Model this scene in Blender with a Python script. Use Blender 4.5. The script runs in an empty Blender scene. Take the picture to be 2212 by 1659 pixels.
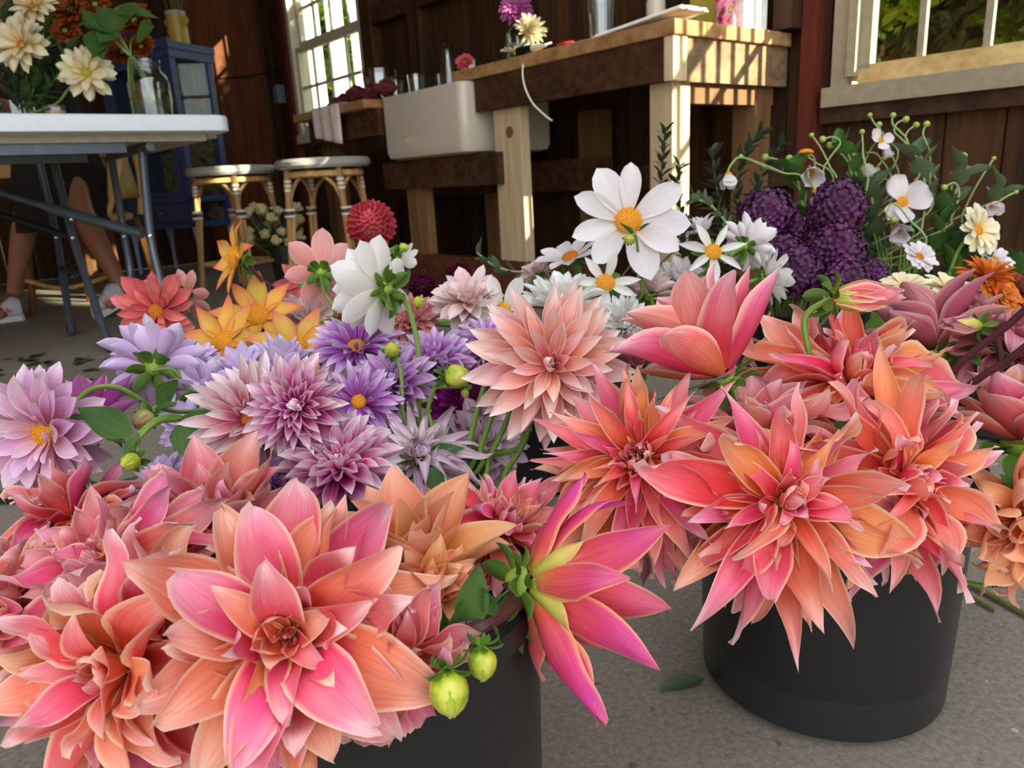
import bpy, math, random
from mathutils import Vector, Matrix
from math import sin, cos, pi, radians as rad

sc = bpy.context.scene
COL = sc.collection
rng = random.Random(7)

# ------------------------------------------------------------------ camera
PITCH, ROLL, FPX, CAMH = rad(15.4), rad(3.16), 1620.0, 0.5
_F = Vector((0, cos(PITCH), -sin(PITCH))); _R = Vector((1, 0, 0)); _U = Vector((0, sin(PITCH), cos(PITCH)))
CI = _R * cos(ROLL) - _U * sin(ROLL)
CJ = _R * sin(ROLL) + _U * cos(ROLL)
CAM = Vector((0, 0, CAMH))
cam = bpy.data.cameras.new('camera'); camo = bpy.data.objects.new('camera', cam); COL.objects.link(camo)
cam.sensor_width = 36; cam.lens = 36 * FPX / 2212; cam.clip_start = 0.02; cam.clip_end = 200
camo.matrix_world = Matrix(((CI.x, CJ.x, -_F.x, 0), (CI.y, CJ.y, -_F.y, 0), (CI.z, CJ.z, -_F.z, CAMH), (0, 0, 0, 1)))
cam.dof.use_dof = True; cam.dof.focus_distance = 0.55; cam.dof.aperture_fstop = 15
sc.camera = camo

# wall frame: s runs along the window wall (to the left), n runs into it
WA = rad(38.5)
WL = Vector((-sin(WA), cos(WA), 0)); WN = Vector((cos(WA), sin(WA), 0))
def WP(s, n, z=0): return WL * s + WN * n + Vector((0, 0, z))
def ray(x, y): return _F + CI * ((x - 1106) / FPX) + CJ * ((829.5 - y) / FPX)
def D(x, y, d): return CAM + ray(x, y) * d                      # a point seen in direction (x, y) at distance d
def ZP(x, y, z):
    v = ray(x, y); return CAM + v * ((z - CAMH) / v.z)
def sn(P): return (P.dot(WL), P.dot(WN))

# ------------------------------------------------------------------ light
world = bpy.data.worlds.new('sky'); sc.world = world; world.use_nodes = True
wb = world.node_tree.nodes['Background']; wb.inputs[0].default_value = (0.90, 0.95, 1.0, 1); wb.inputs[1].default_value = 2.2
sun = bpy.data.lights.new('sun', 'SUN'); suno = bpy.data.objects.new('sun', sun); COL.objects.link(suno)
sun.energy = 30; sun.angle = rad(0.6); sun.color = (1.0, 0.86, 0.66)
SUN = (WL * 2.4 - WN * 1.0 + Vector((0, 0, -0.9))).normalized()
suno.rotation_euler = SUN.to_track_quat('-Z', 'Y').to_euler(); suno.location = (6, 6, 6)
sc.cycles.max_bounces = 6; sc.cycles.diffuse_bounces = 3; sc.cycles.transparent_max_bounces = 10; sc.cycles.adaptive_threshold = 0.05
sc.view_settings.view_transform = 'Standard'; sc.view_settings.look = 'None'
sc.view_settings.exposure = 0.15; sc.view_settings.gamma = 1.0; sc.view_settings.use_curve_mapping = False

# ------------------------------------------------------------------ materials
def lin(h):
    if not isinstance(h, str): return h
    c = [int(h[i:i + 2], 16) / 255 for i in (0, 2, 4)]
    return tuple(x / 12.92 if x <= 0.04045 else ((x + 0.055) / 1.055) ** 2.4 for x in c) + (1,)
class NT:
    def __init__(s, name):
        s.m = bpy.data.materials.new(name); s.m.use_nodes = True; s.t = s.m.node_tree; s.b = s.t.nodes['Principled BSDF']; s.o = s.t.nodes['Material Output']
    def n(s, typ, **kw):
        x = s.t.nodes.new(typ)
        for k, v in kw.items():
            if k in ('op',): x.operation = v
            else: setattr(x, k, v)
        return x
    def l(s, a, b): s.t.links.new(a, b)
    def mix(s, fac, a, b, blend='MIX'):
        x = s.n('ShaderNodeMix', data_type='RGBA', blend_type=blend)
        for sock, v in ((x.inputs[0], fac), (x.inputs[6], a), (x.inputs[7], b)):
            if hasattr(v, 'is_linked') or hasattr(v, 'links'): s.l(v, sock)
            else: sock.default_value = lin(v) if isinstance(v, str) else v
        return x.outputs[2]
    def math(s, op, a, b=0.0, c=None):
        x = s.n('ShaderNodeMath', op=op)
        for i, v in enumerate((a, b) if c is None else (a, b, c)):
            if hasattr(v, 'links'): s.l(v, x.inputs[i])
            else: x.inputs[i].default_value = v
        return x.outputs[0]
    def ramp(s, fac, stops):
        x = s.n('ShaderNodeValToRGB'); e = x.color_ramp.elements
        while len(e) < len(stops): e.new(0.5)
        for i, (p, c) in enumerate(stops): e[i].position = p; e[i].color = lin(c)
        s.l(fac, x.inputs[0]); return x.outputs[0]
    def noise(s, vec, scale, detail=3, rough=0.55):
        x = s.n('ShaderNodeTexNoise'); x.inputs['Scale'].default_value = scale; x.inputs['Detail'].default_value = detail; x.inputs['Roughness'].default_value = rough
        if vec is not None: s.l(vec, x.inputs['Vector'])
        return x.outputs['Fac']
    def map(s, vec, scale=(1, 1, 1), rot=(0, 0, 0)):
        x = s.n('ShaderNodeMapping'); x.inputs['Scale'].default_value = scale; x.inputs['Rotation'].default_value = rot; s.l(vec, x.inputs['Vector']); return x.outputs[0]
    def bump(s, h, strength=0.3, dist=0.01):
        x = s.n('ShaderNodeBump'); x.inputs['Strength'].default_value = strength; x.inputs['Distance'].default_value = dist; s.l(h, x.inputs['Height']); s.l(x.outputs[0], s.b.inputs['Normal'])
    def geo(s): return s.n('ShaderNodeNewGeometry').outputs['Position']
    def rnd(s): return s.n('ShaderNodeObjectInfo').outputs['Random']
MATS = {}
def plain(name, c, rough=0.5, metal=0.0, spec=None, var=0.0):
    if name in MATS: return MATS[name]
    t = NT(name); t.b.inputs['Roughness'].default_value = rough; t.b.inputs['Metallic'].default_value = metal
    if spec is not None: t.b.inputs['Specular IOR Level'].default_value = spec
    nz = t.noise(t.geo(), 35, 3)
    c0 = lin(c); k = var or 0.12
    a = tuple(x * (1 - k) for x in c0[:3]) + (1,); b = tuple(min(1, x * (1 + k)) for x in c0[:3]) + (1,)
    t.l(t.ramp(nz, [(0.3, a), (0.7, b)]), t.b.inputs['Base Color'])
    MATS[name] = t.m; return t.m
def wood(name, c1, c2, axis='z', rough=0.75, scale=9.0, knots=True):
    if name in MATS: return MATS[name]
    t = NT(name); t.b.inputs['Roughness'].default_value = rough; t.b.inputs['Specular IOR Level'].default_value = 0.25
    g = t.geo(); r = t.rnd()
    off = t.n('ShaderNodeVectorMath', op='ADD'); t.l(g, off.inputs[0])
    cx = t.n('ShaderNodeCombineXYZ'); t.l(t.math('MULTIPLY', r, 37.0), cx.inputs[0]); t.l(t.math('MULTIPLY', r, 11.0), cx.inputs[2]); t.l(cx.outputs[0], off.inputs[1])
    if axis == 'z': m = t.map(off.outputs[0], (1, 1, 0.07))
    elif axis == 's': m = t.map(off.outputs[0], (0.07, 1, 1), (0, 0, -(WA + pi / 2)))
    else: m = t.map(off.outputs[0], (0.07, 1, 1), (0, 0, -(pi / 2 - WA) if False else -WA))
    n1 = t.noise(m, scale * 4, 5, 0.65); n2 = t.noise(m, scale, 2)
    col = t.ramp(t.math('ADD', t.math('MULTIPLY', n1, 0.6), t.math('MULTIPLY', n2, 0.4)), [(0.32, c1), (0.68, c2)])
    hv = t.n('ShaderNodeHueSaturation'); t.l(col, hv.inputs['Color']); t.l(t.math('MULTIPLY_ADD', r, 0.5, 0.75), hv.inputs['Value'])
    t.l(hv.outputs[0], t.b.inputs['Base Color']); t.bump(n1, 0.35, 0.004)
    MATS[name] = t.m; return t.m
def glass(name, c='FFFFFF', rough=0.02, thin=0.86):
    # a thin clear wall: mostly transparent with a mirror-like skin
    if name in MATS: return MATS[name]
    t = NT(name); t.t.nodes.remove(t.b)
    tr = t.n('ShaderNodeBsdfTransparent'); tr.inputs[0].default_value = lin(c)
    gl = t.n('ShaderNodeBsdfGlossy'); gl.inputs['Roughness'].default_value = rough
    lw = t.n('ShaderNodeLayerWeight'); lw.inputs[0].default_value = 0.5
    mx = t.n('ShaderNodeMixShader'); t.l(t.math('MULTIPLY_ADD', t.math('POWER', lw.outputs['Facing'], 4.0), 0.7, (1 - thin) * 0.4), mx.inputs[0]); t.l(tr.outputs[0], mx.inputs[1]); t.l(gl.outputs[0], mx.inputs[2]); t.l(mx.outputs[0], t.o.inputs[0])
    MATS[name] = t.m; return t.m
def petal(name, A, B, edge=None, streak=None, sk=0.35, trans=0.2, veins=26, rough=0.55, edgew=(0.78, 1.0), tipfleck=0):
    """A, B: two colour ramps along the petal; each petal lies somewhere between them"""
    if name in MATS: return MATS[name]
    t = NT(name); t.b.inputs['Roughness'].default_value = rough; t.b.inputs['Specular IOR Level'].default_value = 0.3
    uv = t.n('ShaderNodeUVMap').outputs[0]; sp = t.n('ShaderNodeSeparateXYZ'); t.l(uv, sp.inputs[0]); u, v = sp.outputs[0], sp.outputs[1]
    r = t.rnd()
    cb = t.n('ShaderNodeCombineXYZ'); t.l(t.math('MULTIPLY', u, veins), cb.inputs[0]); t.l(t.math('MULTIPLY', v, 1.6), cb.inputs[1]); t.l(t.math('MULTIPLY', r, 50), cb.inputs[2])
    vein = t.noise(cb.outputs[0], 1.0, 3, 0.6)
    cb2 = t.n('ShaderNodeCombineXYZ'); t.l(t.math('MULTIPLY', u, 2.0), cb2.inputs[0]); t.l(t.math('MULTIPLY', v, 2.0), cb2.inputs[1]); t.l(t.math('MULTIPLY', r, 91), cb2.inputs[2])
    blot = t.noise(cb2.outputs[0], 1.2, 2)
    vv = t.math('ADD', v, t.math('MULTIPLY', t.math('SUBTRACT', blot, 0.5), 0.35))
    ca = t.ramp(vv, A); cc = t.ramp(vv, B)
    f = t.math('ADD', t.math('MULTIPLY_ADD', r, 1.3, -0.15), t.math('MULTIPLY', t.math('SUBTRACT', blot, 0.5), 0.9)); f = t.math('MINIMUM', t.math('MAXIMUM', f, 0.0), 1.0)
    col = t.mix(f, ca, cc)
    if streak:
        sf = t.math('MULTIPLY', t.math('MULTIPLY', t.math('SUBTRACT', vein, 0.42), 4.0), sk)
        x = t.n('ShaderNodeClamp'); t.l(sf, x.inputs[0]); x.inputs[2].default_value = sk
        col = t.mix(x.outputs[0], col, streak)
    if edge:
        e = t.math('ABSOLUTE', t.math('MULTIPLY_ADD', u, 2.0, -1.0))
        mr = t.n('ShaderNodeMapRange', interpolation_type='SMOOTHSTEP'); t.l(e, mr.inputs[0]); mr.inputs[1].default_value = edgew[0]; mr.inputs[2].default_value = edgew[1]; mr.inputs[4].default_value = 0.75
        col = t.mix(mr.outputs[0], col, edge)
    hs = t.n('ShaderNodeHueSaturation'); t.l(col, hs.inputs['Color']); r2 = t.math('FRACT', t.math('MULTIPLY', r, 17.3)); r3 = t.math('FRACT', t.math('MULTIPLY', r, 41.7))
    t.l(t.math('MULTIPLY_ADD', r2, .026, .487), hs.inputs['Hue']); t.l(t.math('MULTIPLY_ADD', r3, .22, .84), hs.inputs['Value']); hs.inputs['Saturation'].default_value = 1.0; col = hs.outputs[0]
    t.l(col, t.b.inputs['Base Color']); t.bump(vein, 0.25, 0.002)
    tr = t.n('ShaderNodeBsdfTranslucent'); t.l(col, tr.inputs[0])
    mx = t.n('ShaderNodeMixShader'); mx.inputs[0].default_value = trans; t.l(t.b.outputs[0], mx.inputs[1]); t.l(tr.outputs[0], mx.inputs[2]); t.l(mx.outputs[0], t.o.inputs[0])
    MATS[name] = t.m; return t.m

# ------------------------------------------------------------------ geometry helpers
WLOC = {}
class MB:
    def __init__(s): s.v = []; s.f = []; s.uv = None
    def box(s, o, ax, ay, az):
        """box from corner o along three edge vectors"""
        k = len(s.v); o = Vector(o)
        for i in (0, 1):
            for j in (0, 1):
                for l in (0, 1): s.v.append(o + ax * i + ay * j + az * l)
        q = [(0, 1, 3, 2), (4, 6, 7, 5), (0, 4, 5, 1), (2, 3, 7, 6), (0, 2, 6, 4), (1, 5, 7, 3)]
        s.f += [tuple(k + a for a in x) for x in q]; return s
    def wbox(s, s0, s1, n0, n1, z0, z1): return s.box(WP(s0, n0, z0), WL * (s1 - s0), WN * (n1 - n0), Vector((0, 0, z1 - z0)))
    def tube(s, pts, r, seg=8, cap=True):
        pts = [Vector(p) for p in pts]; n = len(pts); k = len(s.v)
        rr = r if isinstance(r, (list, tuple)) else [r] * n
        up = Vector((0, 0, 1)); prev = None
        for i, p in enumerate(pts):
            t = (pts[min(i + 1, n - 1)] - pts[max(i - 1, 0)]); t = t.normalized() if t.length > 1e-9 else Vector((0, 0, 1))
            if prev is None: a = t.cross(up if abs(t.z) < 0.95 else Vector((1, 0, 0))).normalized()
            else: a = (prev - t * prev.dot(t)); a = a.normalized() if a.length > 1e-6 else t.cross(Vector((1, 0, 0))).normalized()
            prev = a; b = t.cross(a)
            for j in range(seg): w = 2 * pi * j / seg; s.v.append(p + (a * cos(w) + b * sin(w)) * rr[i])
        for i in range(n - 1):
            for j in range(seg): s.f.append((k + i * seg + j, k + i * seg + (j + 1) % seg, k + (i + 1) * seg + (j + 1) % seg, k + (i + 1) * seg + j))
        if cap: s.f.append(tuple(k + j for j in reversed(range(seg)))); s.f.append(tuple(k + (n - 1) * seg + j for j in range(seg)))
        return s
    def lathe(s, prof, c, axis=Vector((0, 0, 1)), seg=24, ribs=0, ribk=0.0):
        """prof: list of (radius, height)"""
        c = Vector(c); axis = axis.normalized(); a = axis.orthogonal().normalized(); b = axis.cross(a); k = len(s.v); n = len(prof)
        for (r, h) in prof:
            for j in range(seg):
                w = 2 * pi * j / seg; q = r * (1 + ribk * cos(ribs * w)) if ribs else r
                s.v.append(c + axis * h + (a * cos(w) + b * sin(w)) * q)
        for i in range(n - 1):
            for j in range(seg): s.f.append((k + i * seg + j, k + i * seg + (j + 1) % seg, k + (i + 1) * seg + (j + 1) % seg, k + (i + 1) * seg + j))
        if prof[0][0] > 1e-6: s.f.append(tuple(k + j for j in reversed(range(seg))))
        if prof[-1][0] > 1e-6 : s.f.append(tuple(k + (n - 1) * seg + j for j in range(seg)))
        return s
    def quad(s, a, b, c, d):
        k = len(s.v); s.v += [Vector(x) for x in (a, b, c, d)]; s.f.append((k, k + 1, k + 2, k + 3)); return s
    def build(s, name, mat, parent=None, smooth=True, bevel=0, kind=None, label=None):
        off = WLOC.get(parent.name, Vector((0, 0, 0))) if parent else Vector((0, 0, 0))
        me = bpy.data.meshes.new(name); me.from_pydata([v - off for v in s.v], [], s.f); me.update()
        me.materials.append(mat)
        me.polygons.foreach_set('use_smooth', [smooth] * len(me.polygons))
        o = bpy.data.objects.new(name, me); COL.objects.link(o)
        if smooth:
            try: me.set_sharp_from_angle(angle=rad(40))
            except Exception: pass
        if bevel:
            md = o.modifiers.new('bevel', 'BEVEL'); md.width = bevel; md.segments = 2; md.limit_method = 'ANGLE'
        if parent: o.parent = parent; WLOC[o.name] = off
        else: WLOC[o.name] = Vector((0, 0, 0))
        if kind: o['kind'] = kind
        if label: o['label'] = label
        return o
def thing(name, label, cat, loc, group=None):
    o = bpy.data.objects.new(name, None); COL.objects.link(o); o.location = loc; o.empty_display_size = 0.02
    o['label'] = label; o['category'] = cat
    if group: o['group'] = group
    WLOC[o.name] = Vector(loc); return o
def tag(o, label, cat, group=None):
    o['label'] = label; o['category'] = cat
    if group: o['group'] = group
    return o
def struct(o): o['kind'] = 'structure'; return o
def spline(pts, n=8):
    """smooth curve through points"""
    pts = [Vector(p) for p in pts]; out = []
    for i in range(len(pts) - 1):
        p0, p1, p2, p3 = pts[max(i - 1, 0)], pts[i], pts[i + 1], pts[min(i + 2, len(pts) - 1)]
        for k in range(n):
            t = k / n; t2 = t * t; t3 = t2 * t
            out.append(0.5 * ((2 * p1) + (p2 - p0) * t + (2 * p0 - 5 * p1 + 4 * p2 - p3) * t2 + (3 * p1 - p0 - 3 * p2 + p3) * t3))
    out.append(pts[-1]); return out
def rot(axis, a): return Matrix.Rotation(a, 3, axis)

# ------------------------------------------------------------------ shared materials
M_WALL = wood('dark_barn_wood', '22140A', '573820', 'z')
M_WALLH = wood('dark_barn_wood_along', '24160C', '563A24', 's')
M_BENCHD = wood('dark_bench_wood', '2B180C', '5E3B22', 's')
M_BENCHE = wood('grey_bench_wood', '5A4632', '94785A', 'n')
M_TOP = wood('bench_top_wood', '8A5E34', 'C49A68', 's')
M_PINE = wood('raw_pine', 'A58C68', 'D0BA96', 'z')
M_PINED = wood('brown_pine', '5C4028', '8C6642', 'z')
M_RED = wood('red_painted_trim', '4A1C12', '7A3424', 'z')
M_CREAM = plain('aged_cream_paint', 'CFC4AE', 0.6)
M_SASH = wood('yellow_pine_sash', 'A88A58', 'CDB47E', 's')
M_GLASS = glass('clear_glass', 'F6FAF8', 0.03, 0.72)
M_PANE = glass('window_glass', 'F4FAF6', 0.03, 0.92)
M_WHITEP = plain('white_plastic', 'E4E8EE', 0.45, var=0.02)
M_STEEL = plain('grey_painted_steel', '5E6872', 0.35, 0.5)
M_BLACK = plain('black_rubber', '0C0C0C', 0.5)
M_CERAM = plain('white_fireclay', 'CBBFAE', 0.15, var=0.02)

# ------------------------------------------------------------------ structure
def concrete():
    t = NT('worn_concrete'); t.b.inputs['Roughness'].default_value = 0.72; g = t.geo()
    n1 = t.noise(g, 2.2, 4); n2 = t.noise(g, 160, 4, 0.7); n3 = t.noise(g, 28, 3)
    base = t.ramp(n1, [(0.3, '70675B'), (0.7, '968A7C')])
    fine = t.ramp(n2, [(0.3, '58514A'), (0.7, 'B8AC9C')])
    c = t.mix(0.45, base, fine)
    vo = t.n('ShaderNodeTexVoronoi'); vo.inputs['Scale'].default_value = 30; t.l(g, vo.inputs['Vector'])
    sp = t.ramp(vo.outputs['Distance'], [(0.10, (1, 1, 1, 1)), (0.15, (0, 0, 0, 1))])
    dk = t.math('MULTIPLY', sp, t.math('GREATER_THAN', n3, 0.56)); c = t.mix(t.math('MULTIPLY', dk, 0.55), c, '3E3028')
    lt = t.math('MULTIPLY', sp, t.math('LESS_THAN', n3, 0.40)); c = t.mix(t.math('MULTIPLY', lt, 0.6), c, 'C9C4BC')
    t.l(c, t.b.inputs['Base Color']); t.bump(t.math('ADD', n2, t.math('MULTIPLY', n3, 0.4)), 0.22, 0.003)
    return t.m
M_CONC = concrete()
floor = struct(MB().wbox(-4.0, 5.95, -3.2, 2.5, -0.12, -0.006).build('floor', plain('joint_dirt', '2C2620', 0.9), smooth=False))
sj = [-4.0, -1.2, 1.06, 2.75, 4.3, 5.95]; nj = [-3.2, -1.4, 1.55, 2.5]
for i in range(len(sj) - 1):
    for j in range(len(nj) - 1):
        MB().wbox(sj[i] + 0.004, sj[i + 1] - 0.004, nj[j] + 0.004, nj[j + 1] - 0.004, -0.05, 0).build('slab', M_CONC, floor, smooth=False)

WT = 2.5                                                            # wall face
wall = struct(MB().wbox(-9.0, 6.1, WT + 0.05, WT + 0.06, -0.1, 0.05).build('wall_window_side', M_WALL, smooth=False))
RW = (-0.35, 1.27, 0.77, 1.80)      # right window opening s0,s1,z0,z1
LWN = (4.40, 5.36, 0.92, 1.95)      # left window opening
s = -1.6
while s < 6.0:
    w = rng.uniform(0.15, 0.21); e = min(s + w, 6.1)
    spans = [(0.0, 2.8)]
    for (a, b, z0, z1) in (RW, LWN):
        if e > a - 0.06 and s < b + 0.06:
            spans = [(0.0, z0 - 0.04), (z1 + 0.04, 2.8)]
    dn = rng.uniform(0, 0.008)
    for (z0, z1) in spans: MB().wbox(s + 0.004, e - 0.002, WT + dn, WT + 0.05, z0, z1).build('plank', M_WALL, wall, smooth=False)
    s = e
MB().wbox(-9.0, 6.1, WT + 0.05, WT + 0.06, 0.05, RW[2] - 0.1).build('sheathing_and_sunblock', M_WALL, wall, smooth=False)  # boards run on unseen past the planks to block the sun
for (a, b) in ((-9.0, -0.43), (1.33, 4.32), (5.44, 6.1)): MB().wbox(a, b, WT + 0.05, WT + 0.06, RW[2] - 0.1, 2.8).build('sheathing_and_sunblock', M_WALL, wall, smooth=False)
MB().wbox(-9.0, 6.1, WT + 0.05, WT + 0.06, 2.05, 2.8).build('sheathing_and_sunblock', M_WALL, wall, smooth=False)
# studs and blocking behind the bench
for (a, b) in ((4.20, 4.32), (3.70, 3.80), (2.72, 2.82), (1.84, 1.93)):
    MB().wbox(a, b, WT - 0.07, WT, 0.0, 2.8).build('stud', M_WALL, wall, smooth=False)
MB().wbox(1.6, 4.3, WT - 0.065, WT, 1.40, 1.50).build('blocking', M_WALLH, wall, smooth=False)
MB().wbox(1.44, 4.3, WT - 0.05, WT, 0.42, 0.52).build('blocking', M_WALLH, wall, smooth=False)
# corner post and red trim beside the right window
MB().wbox(1.46, 1.53, WT - 0.10, WT, 0.92, 2.8).build('stud', M_WALL, wall, smooth=False)
MB().wbox(1.40, 1.455, WT - 0.05, WT, 0, 2.8).build('trim_board', M_RED, wall, smooth=False)
MB().wbox(5.44, 5.52, WT - 0.05, WT, 0, 2.8).build('trim_board', M_RED, wall, smooth=False)
MB().wbox(-1.6, 1.385, WT - 0.035, WT, 0.615, 0.665).build('rail', M_WALLH, wall, smooth=False)

MB().wbox(5.66, 5.74, WT - 0.06, WT, 1.12, 1.25).build('switch_box', plain('grey_switch_box', '6A7078', 0.5), wall, smooth=False, bevel=0.004)
MB().tube(spline([WP(5.94, 1.7, 1.28), WP(5.9, 2.3, 1.33), WP(5.6, 2.46, 1.36), WP(5.5, 2.46, 1.37)], 5), 0.006, 6).build('cable', M_BLACK, wall)
def window(name, s0, s1, z0, z1, cols, rows, split, mat, sash):
    """double-hung window: casing, stool, two sashes with muntins and panes"""
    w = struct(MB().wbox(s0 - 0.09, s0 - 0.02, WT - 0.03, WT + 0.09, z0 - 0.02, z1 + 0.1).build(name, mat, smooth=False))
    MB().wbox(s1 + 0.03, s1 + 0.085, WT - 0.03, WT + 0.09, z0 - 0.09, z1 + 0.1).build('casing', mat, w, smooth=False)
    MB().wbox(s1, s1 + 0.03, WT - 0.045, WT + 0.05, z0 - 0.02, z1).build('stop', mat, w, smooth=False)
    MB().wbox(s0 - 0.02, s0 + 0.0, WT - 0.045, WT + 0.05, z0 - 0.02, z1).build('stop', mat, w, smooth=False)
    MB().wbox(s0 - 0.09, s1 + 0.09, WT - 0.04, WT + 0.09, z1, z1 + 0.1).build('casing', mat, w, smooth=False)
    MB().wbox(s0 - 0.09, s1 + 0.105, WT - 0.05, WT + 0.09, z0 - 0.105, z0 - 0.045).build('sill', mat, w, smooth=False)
    zm = split
    for k, (a, b) in enumerate(((z0, zm), (zm, z1))):
        n0 = WT - 0.02 + 0.035 * k; n1 = n0 + 0.035
        MB().wbox(s0, s1, n0, n1, a - (0.045 if k == 0 else 0), a + (0.012 if k == 0 else 0.04)).build('sash_rail', sash if k == 0 else mat, w, smooth=False)
        MB().wbox(s0, s1, n0, n1, b - 0.035, b).build('sash_rail', mat, w, smooth=False)
        MB().wbox(s0, s0 + 0.035, n0, n1, a, b).build('sash_stile', mat, w, smooth=False)
        MB().wbox(s1 - 0.035, s1, n0, n1, a, b).build('sash_stile', mat, w, smooth=False)
        ws = (s1 - s0) / cols; hs = (b - a) / rows
        for i in range(1, cols): MB().wbox(s0 + ws * i - 0.010, s0 + ws * i + 0.010, n0 + 0.010, n1 - 0.008, a, b).build('muntin', mat, w, smooth=False)
        for j in range(1, rows): MB().wbox(s0, s1, n0 + 0.010, n1 - 0.008, a + hs * j - 0.010, a + hs * j + 0.010).build('muntin', mat, w, smooth=False)
        for i in range(cols):
            for j in range(rows):
                MB().wbox(s0 + ws * i, s0 + ws * (i + 1), n0 + 0.018, n0 + 0.021, a + hs * j, a + hs * (j + 1)).build('pane', M_PANE, w, smooth=False)
    return w
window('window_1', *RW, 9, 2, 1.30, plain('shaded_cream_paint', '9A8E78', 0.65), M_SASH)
window('window_2', *LWN, 4, 2, 1.45, M_CREAM, M_CREAM)

# far left wall of boards with a gap at the floor, ceiling with an open bay behind the camera
wl = struct(MB().wbox(6.0, 6.01, -3.2, 2.5, 0.3, 2.8).build('wall_far', M_WALL, smooth=False))
n = -3.2
while n < 2.5:
    e = min(n + rng.uniform(0.16, 0.24), 2.5)
    MB().wbox(5.95 + rng.uniform(0, 0.006), 6.0, n + 0.003, e - 0.002, 0.0, 2.8).build('plank', M_WALL, wl, smooth=False); n = e
MB().wbox(5.93, 5.95, 1.9, 2.45, 0.0, 2.2).build('door_panel', wood('reddish_door', '4A2412', '7A4224', 'z'), wl, smooth=False)
ceil = struct(MB().wbox(1.1, 6.1, -3.3, 2.65, 2.82, 2.86).build('ceiling', M_WALLH, smooth=False))
for k in range(8): MB().wbox(1.2 + k * 0.66, 1.26 + k * 0.66, -3.2, 2.5, 2.66, 2.82).build('rafter', M_WALL, ceil, smooth=False)
struct(MB().wbox(0.3, 6.1, -3.3, -3.25, 0, 2.82).build('shade_wall_near', M_WALL, smooth=False))  # unseen wall added to keep side light off the back of the room
MB().wbox(-9.0, 1.1, WT + 0.05, WT + 0.06, 2.8, 4.6).build('sheathing_and_sunblock', M_WALL, wall, smooth=False)  # added tall screen above the wall, out of view, stops the sun

# ------------------------------------------------------------------ outdoors
def ground_mat():
    t = NT('garden_ground'); t.b.inputs['Roughness'].default_value = 0.9; g = t.geo()
    t.l(t.ramp(t.noise(g, 1.2, 5), [(0.35, '56602C'), (0.65, '9A8C5C')]), t.b.inputs['Base Color']); return t.m
struct(MB().box((-60, -60, -0.2), Vector((120, 0, 0)), Vector((0, 120, 0)), Vector((0, 0, 0.07))).build('ground', ground_mat(), smooth=False))
def leafcloud(c, rx, rz, count, size, seed):
    r = random.Random(seed); m = MB()
    for _ in range(count):
        d = Vector((r.gauss(0, 1), r.gauss(0, 1), r.gauss(0, 1))).normalized() * r.uniform(0.55, 1.0)
        p = c + Vector((d.x * rx, d.y * rx, d.z * rz)); a = Vector((r.gauss(0, 1), r.gauss(0, 1), r.gauss(0, 1))).normalized(); b = a.orthogonal().normalized(); q = a.cross(b) * 0.5
        s = size * r.uniform(0.6, 1.3); k = len(m.v)
        m.v += [p - b * s, p + q * s + a * s * 0.15, p + b * s, p - q * s + a * s * 0.15]; m.f.append((k, k + 1, k + 2, k + 3))
    return m
def leafmat(name, cs, trans=0.6):
    t = NT(name); t.b.inputs['Roughness'].default_value = 0.5; g = t.geo()
    c = t.ramp(t.noise(g, 2.3, 4), [(0.3 + 0.4 * i / (len(cs) - 1), x) for i, x in enumerate(cs)]); t.l(c, t.b.inputs['Base Color'])
    tr = t.n('ShaderNodeBsdfTranslucent'); t.l(c, tr.inputs[0]); mx = t.n('ShaderNodeMixShader'); mx.inputs[0].default_value = trans
    t.l(t.b.outputs[0], mx.inputs[1]); t.l(tr.outputs[0], mx.inputs[2]); t.l(mx.outputs[0], t.o.inputs[0]); return t.m
M_FOL = leafmat('sunny_foliage', ['34461A', '5E7E22', 'A4B838', 'CCBC48'])
M_FOL2 = leafmat('grey_foliage', ['48563A', '748058', '98A060', 'B09048'])
M_BARK = wood('tree_bark', '3C2E22', '6A5644', 'z')
for i, (s, n, z, rx, rz, cnt, mat, lab) in enumerate((
        (2.6, 6.4, 1.5, 1.25, 1.7, 5200, M_FOL2, 'grey green tree seen through the leftmost pane of the right window'),
        (1.0, 6.0, 1.4, 1.2, 1.7, 5200, M_FOL, 'yellow green tree behind the middle panes of the right window'),
        (-0.8, 6.4, 1.5, 1.3, 1.8, 4200, M_FOL, 'bright green tree at the right edge outside the right window'))):
    c = WP(s, n, z); t = thing('garden_tree', lab, 'tree', WP(s, n, -0.13), 'trees outside the right window')
    leafcloud(c, rx, rz, int(cnt * 5), 0.075, i).build('foliage', mat, t, smooth=False, kind='stuff')
    MB().tube([WP(s, n, -0.13), WP(s + .05, n, 0.8), WP(s, n + .05, 1.9)], [0.1, 0.08, 0.04]).build('trunk', M_BARK, t)
t = thing('garden_tree', 'added bushy tree outside between the two windows, shading the left one', 'tree', WP(2.3, 4.3, -0.13), 'trees outside the right window')  # tree added to keep the sun out of the left window
leafcloud(WP(2.3, 4.3, 2.1), 0.85, 1.0, 16000, 0.045, 12).build('foliage', M_FOL, t, smooth=False, kind='stuff')
MB().tube([WP(2.3, 4.3, -0.13), WP(2.3, 4.3, 2.0)], [0.09, 0.05]).build('trunk', M_BARK, t)
t = thing('board_fence', 'tall white board fence glaring in the sun outside the left window', 'fence', WP(9.6, 5.2, -0.13))
for k in range(9):
    a = 3.9 + k * 0.34
    MB().wbox(9.6, 9.63, a, a + 0.235, -0.13, 3.6 if k < 6 else 2.2).build('board', plain('white_boards', 'F2EEE4', 0.7), t, smooth=False)
MB().wbox(9.63, 9.70, 3.8, 7.0, 0.7, 0.8).build('rail', plain('white_boards', 'F2EEE4'), t, smooth=False)
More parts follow.
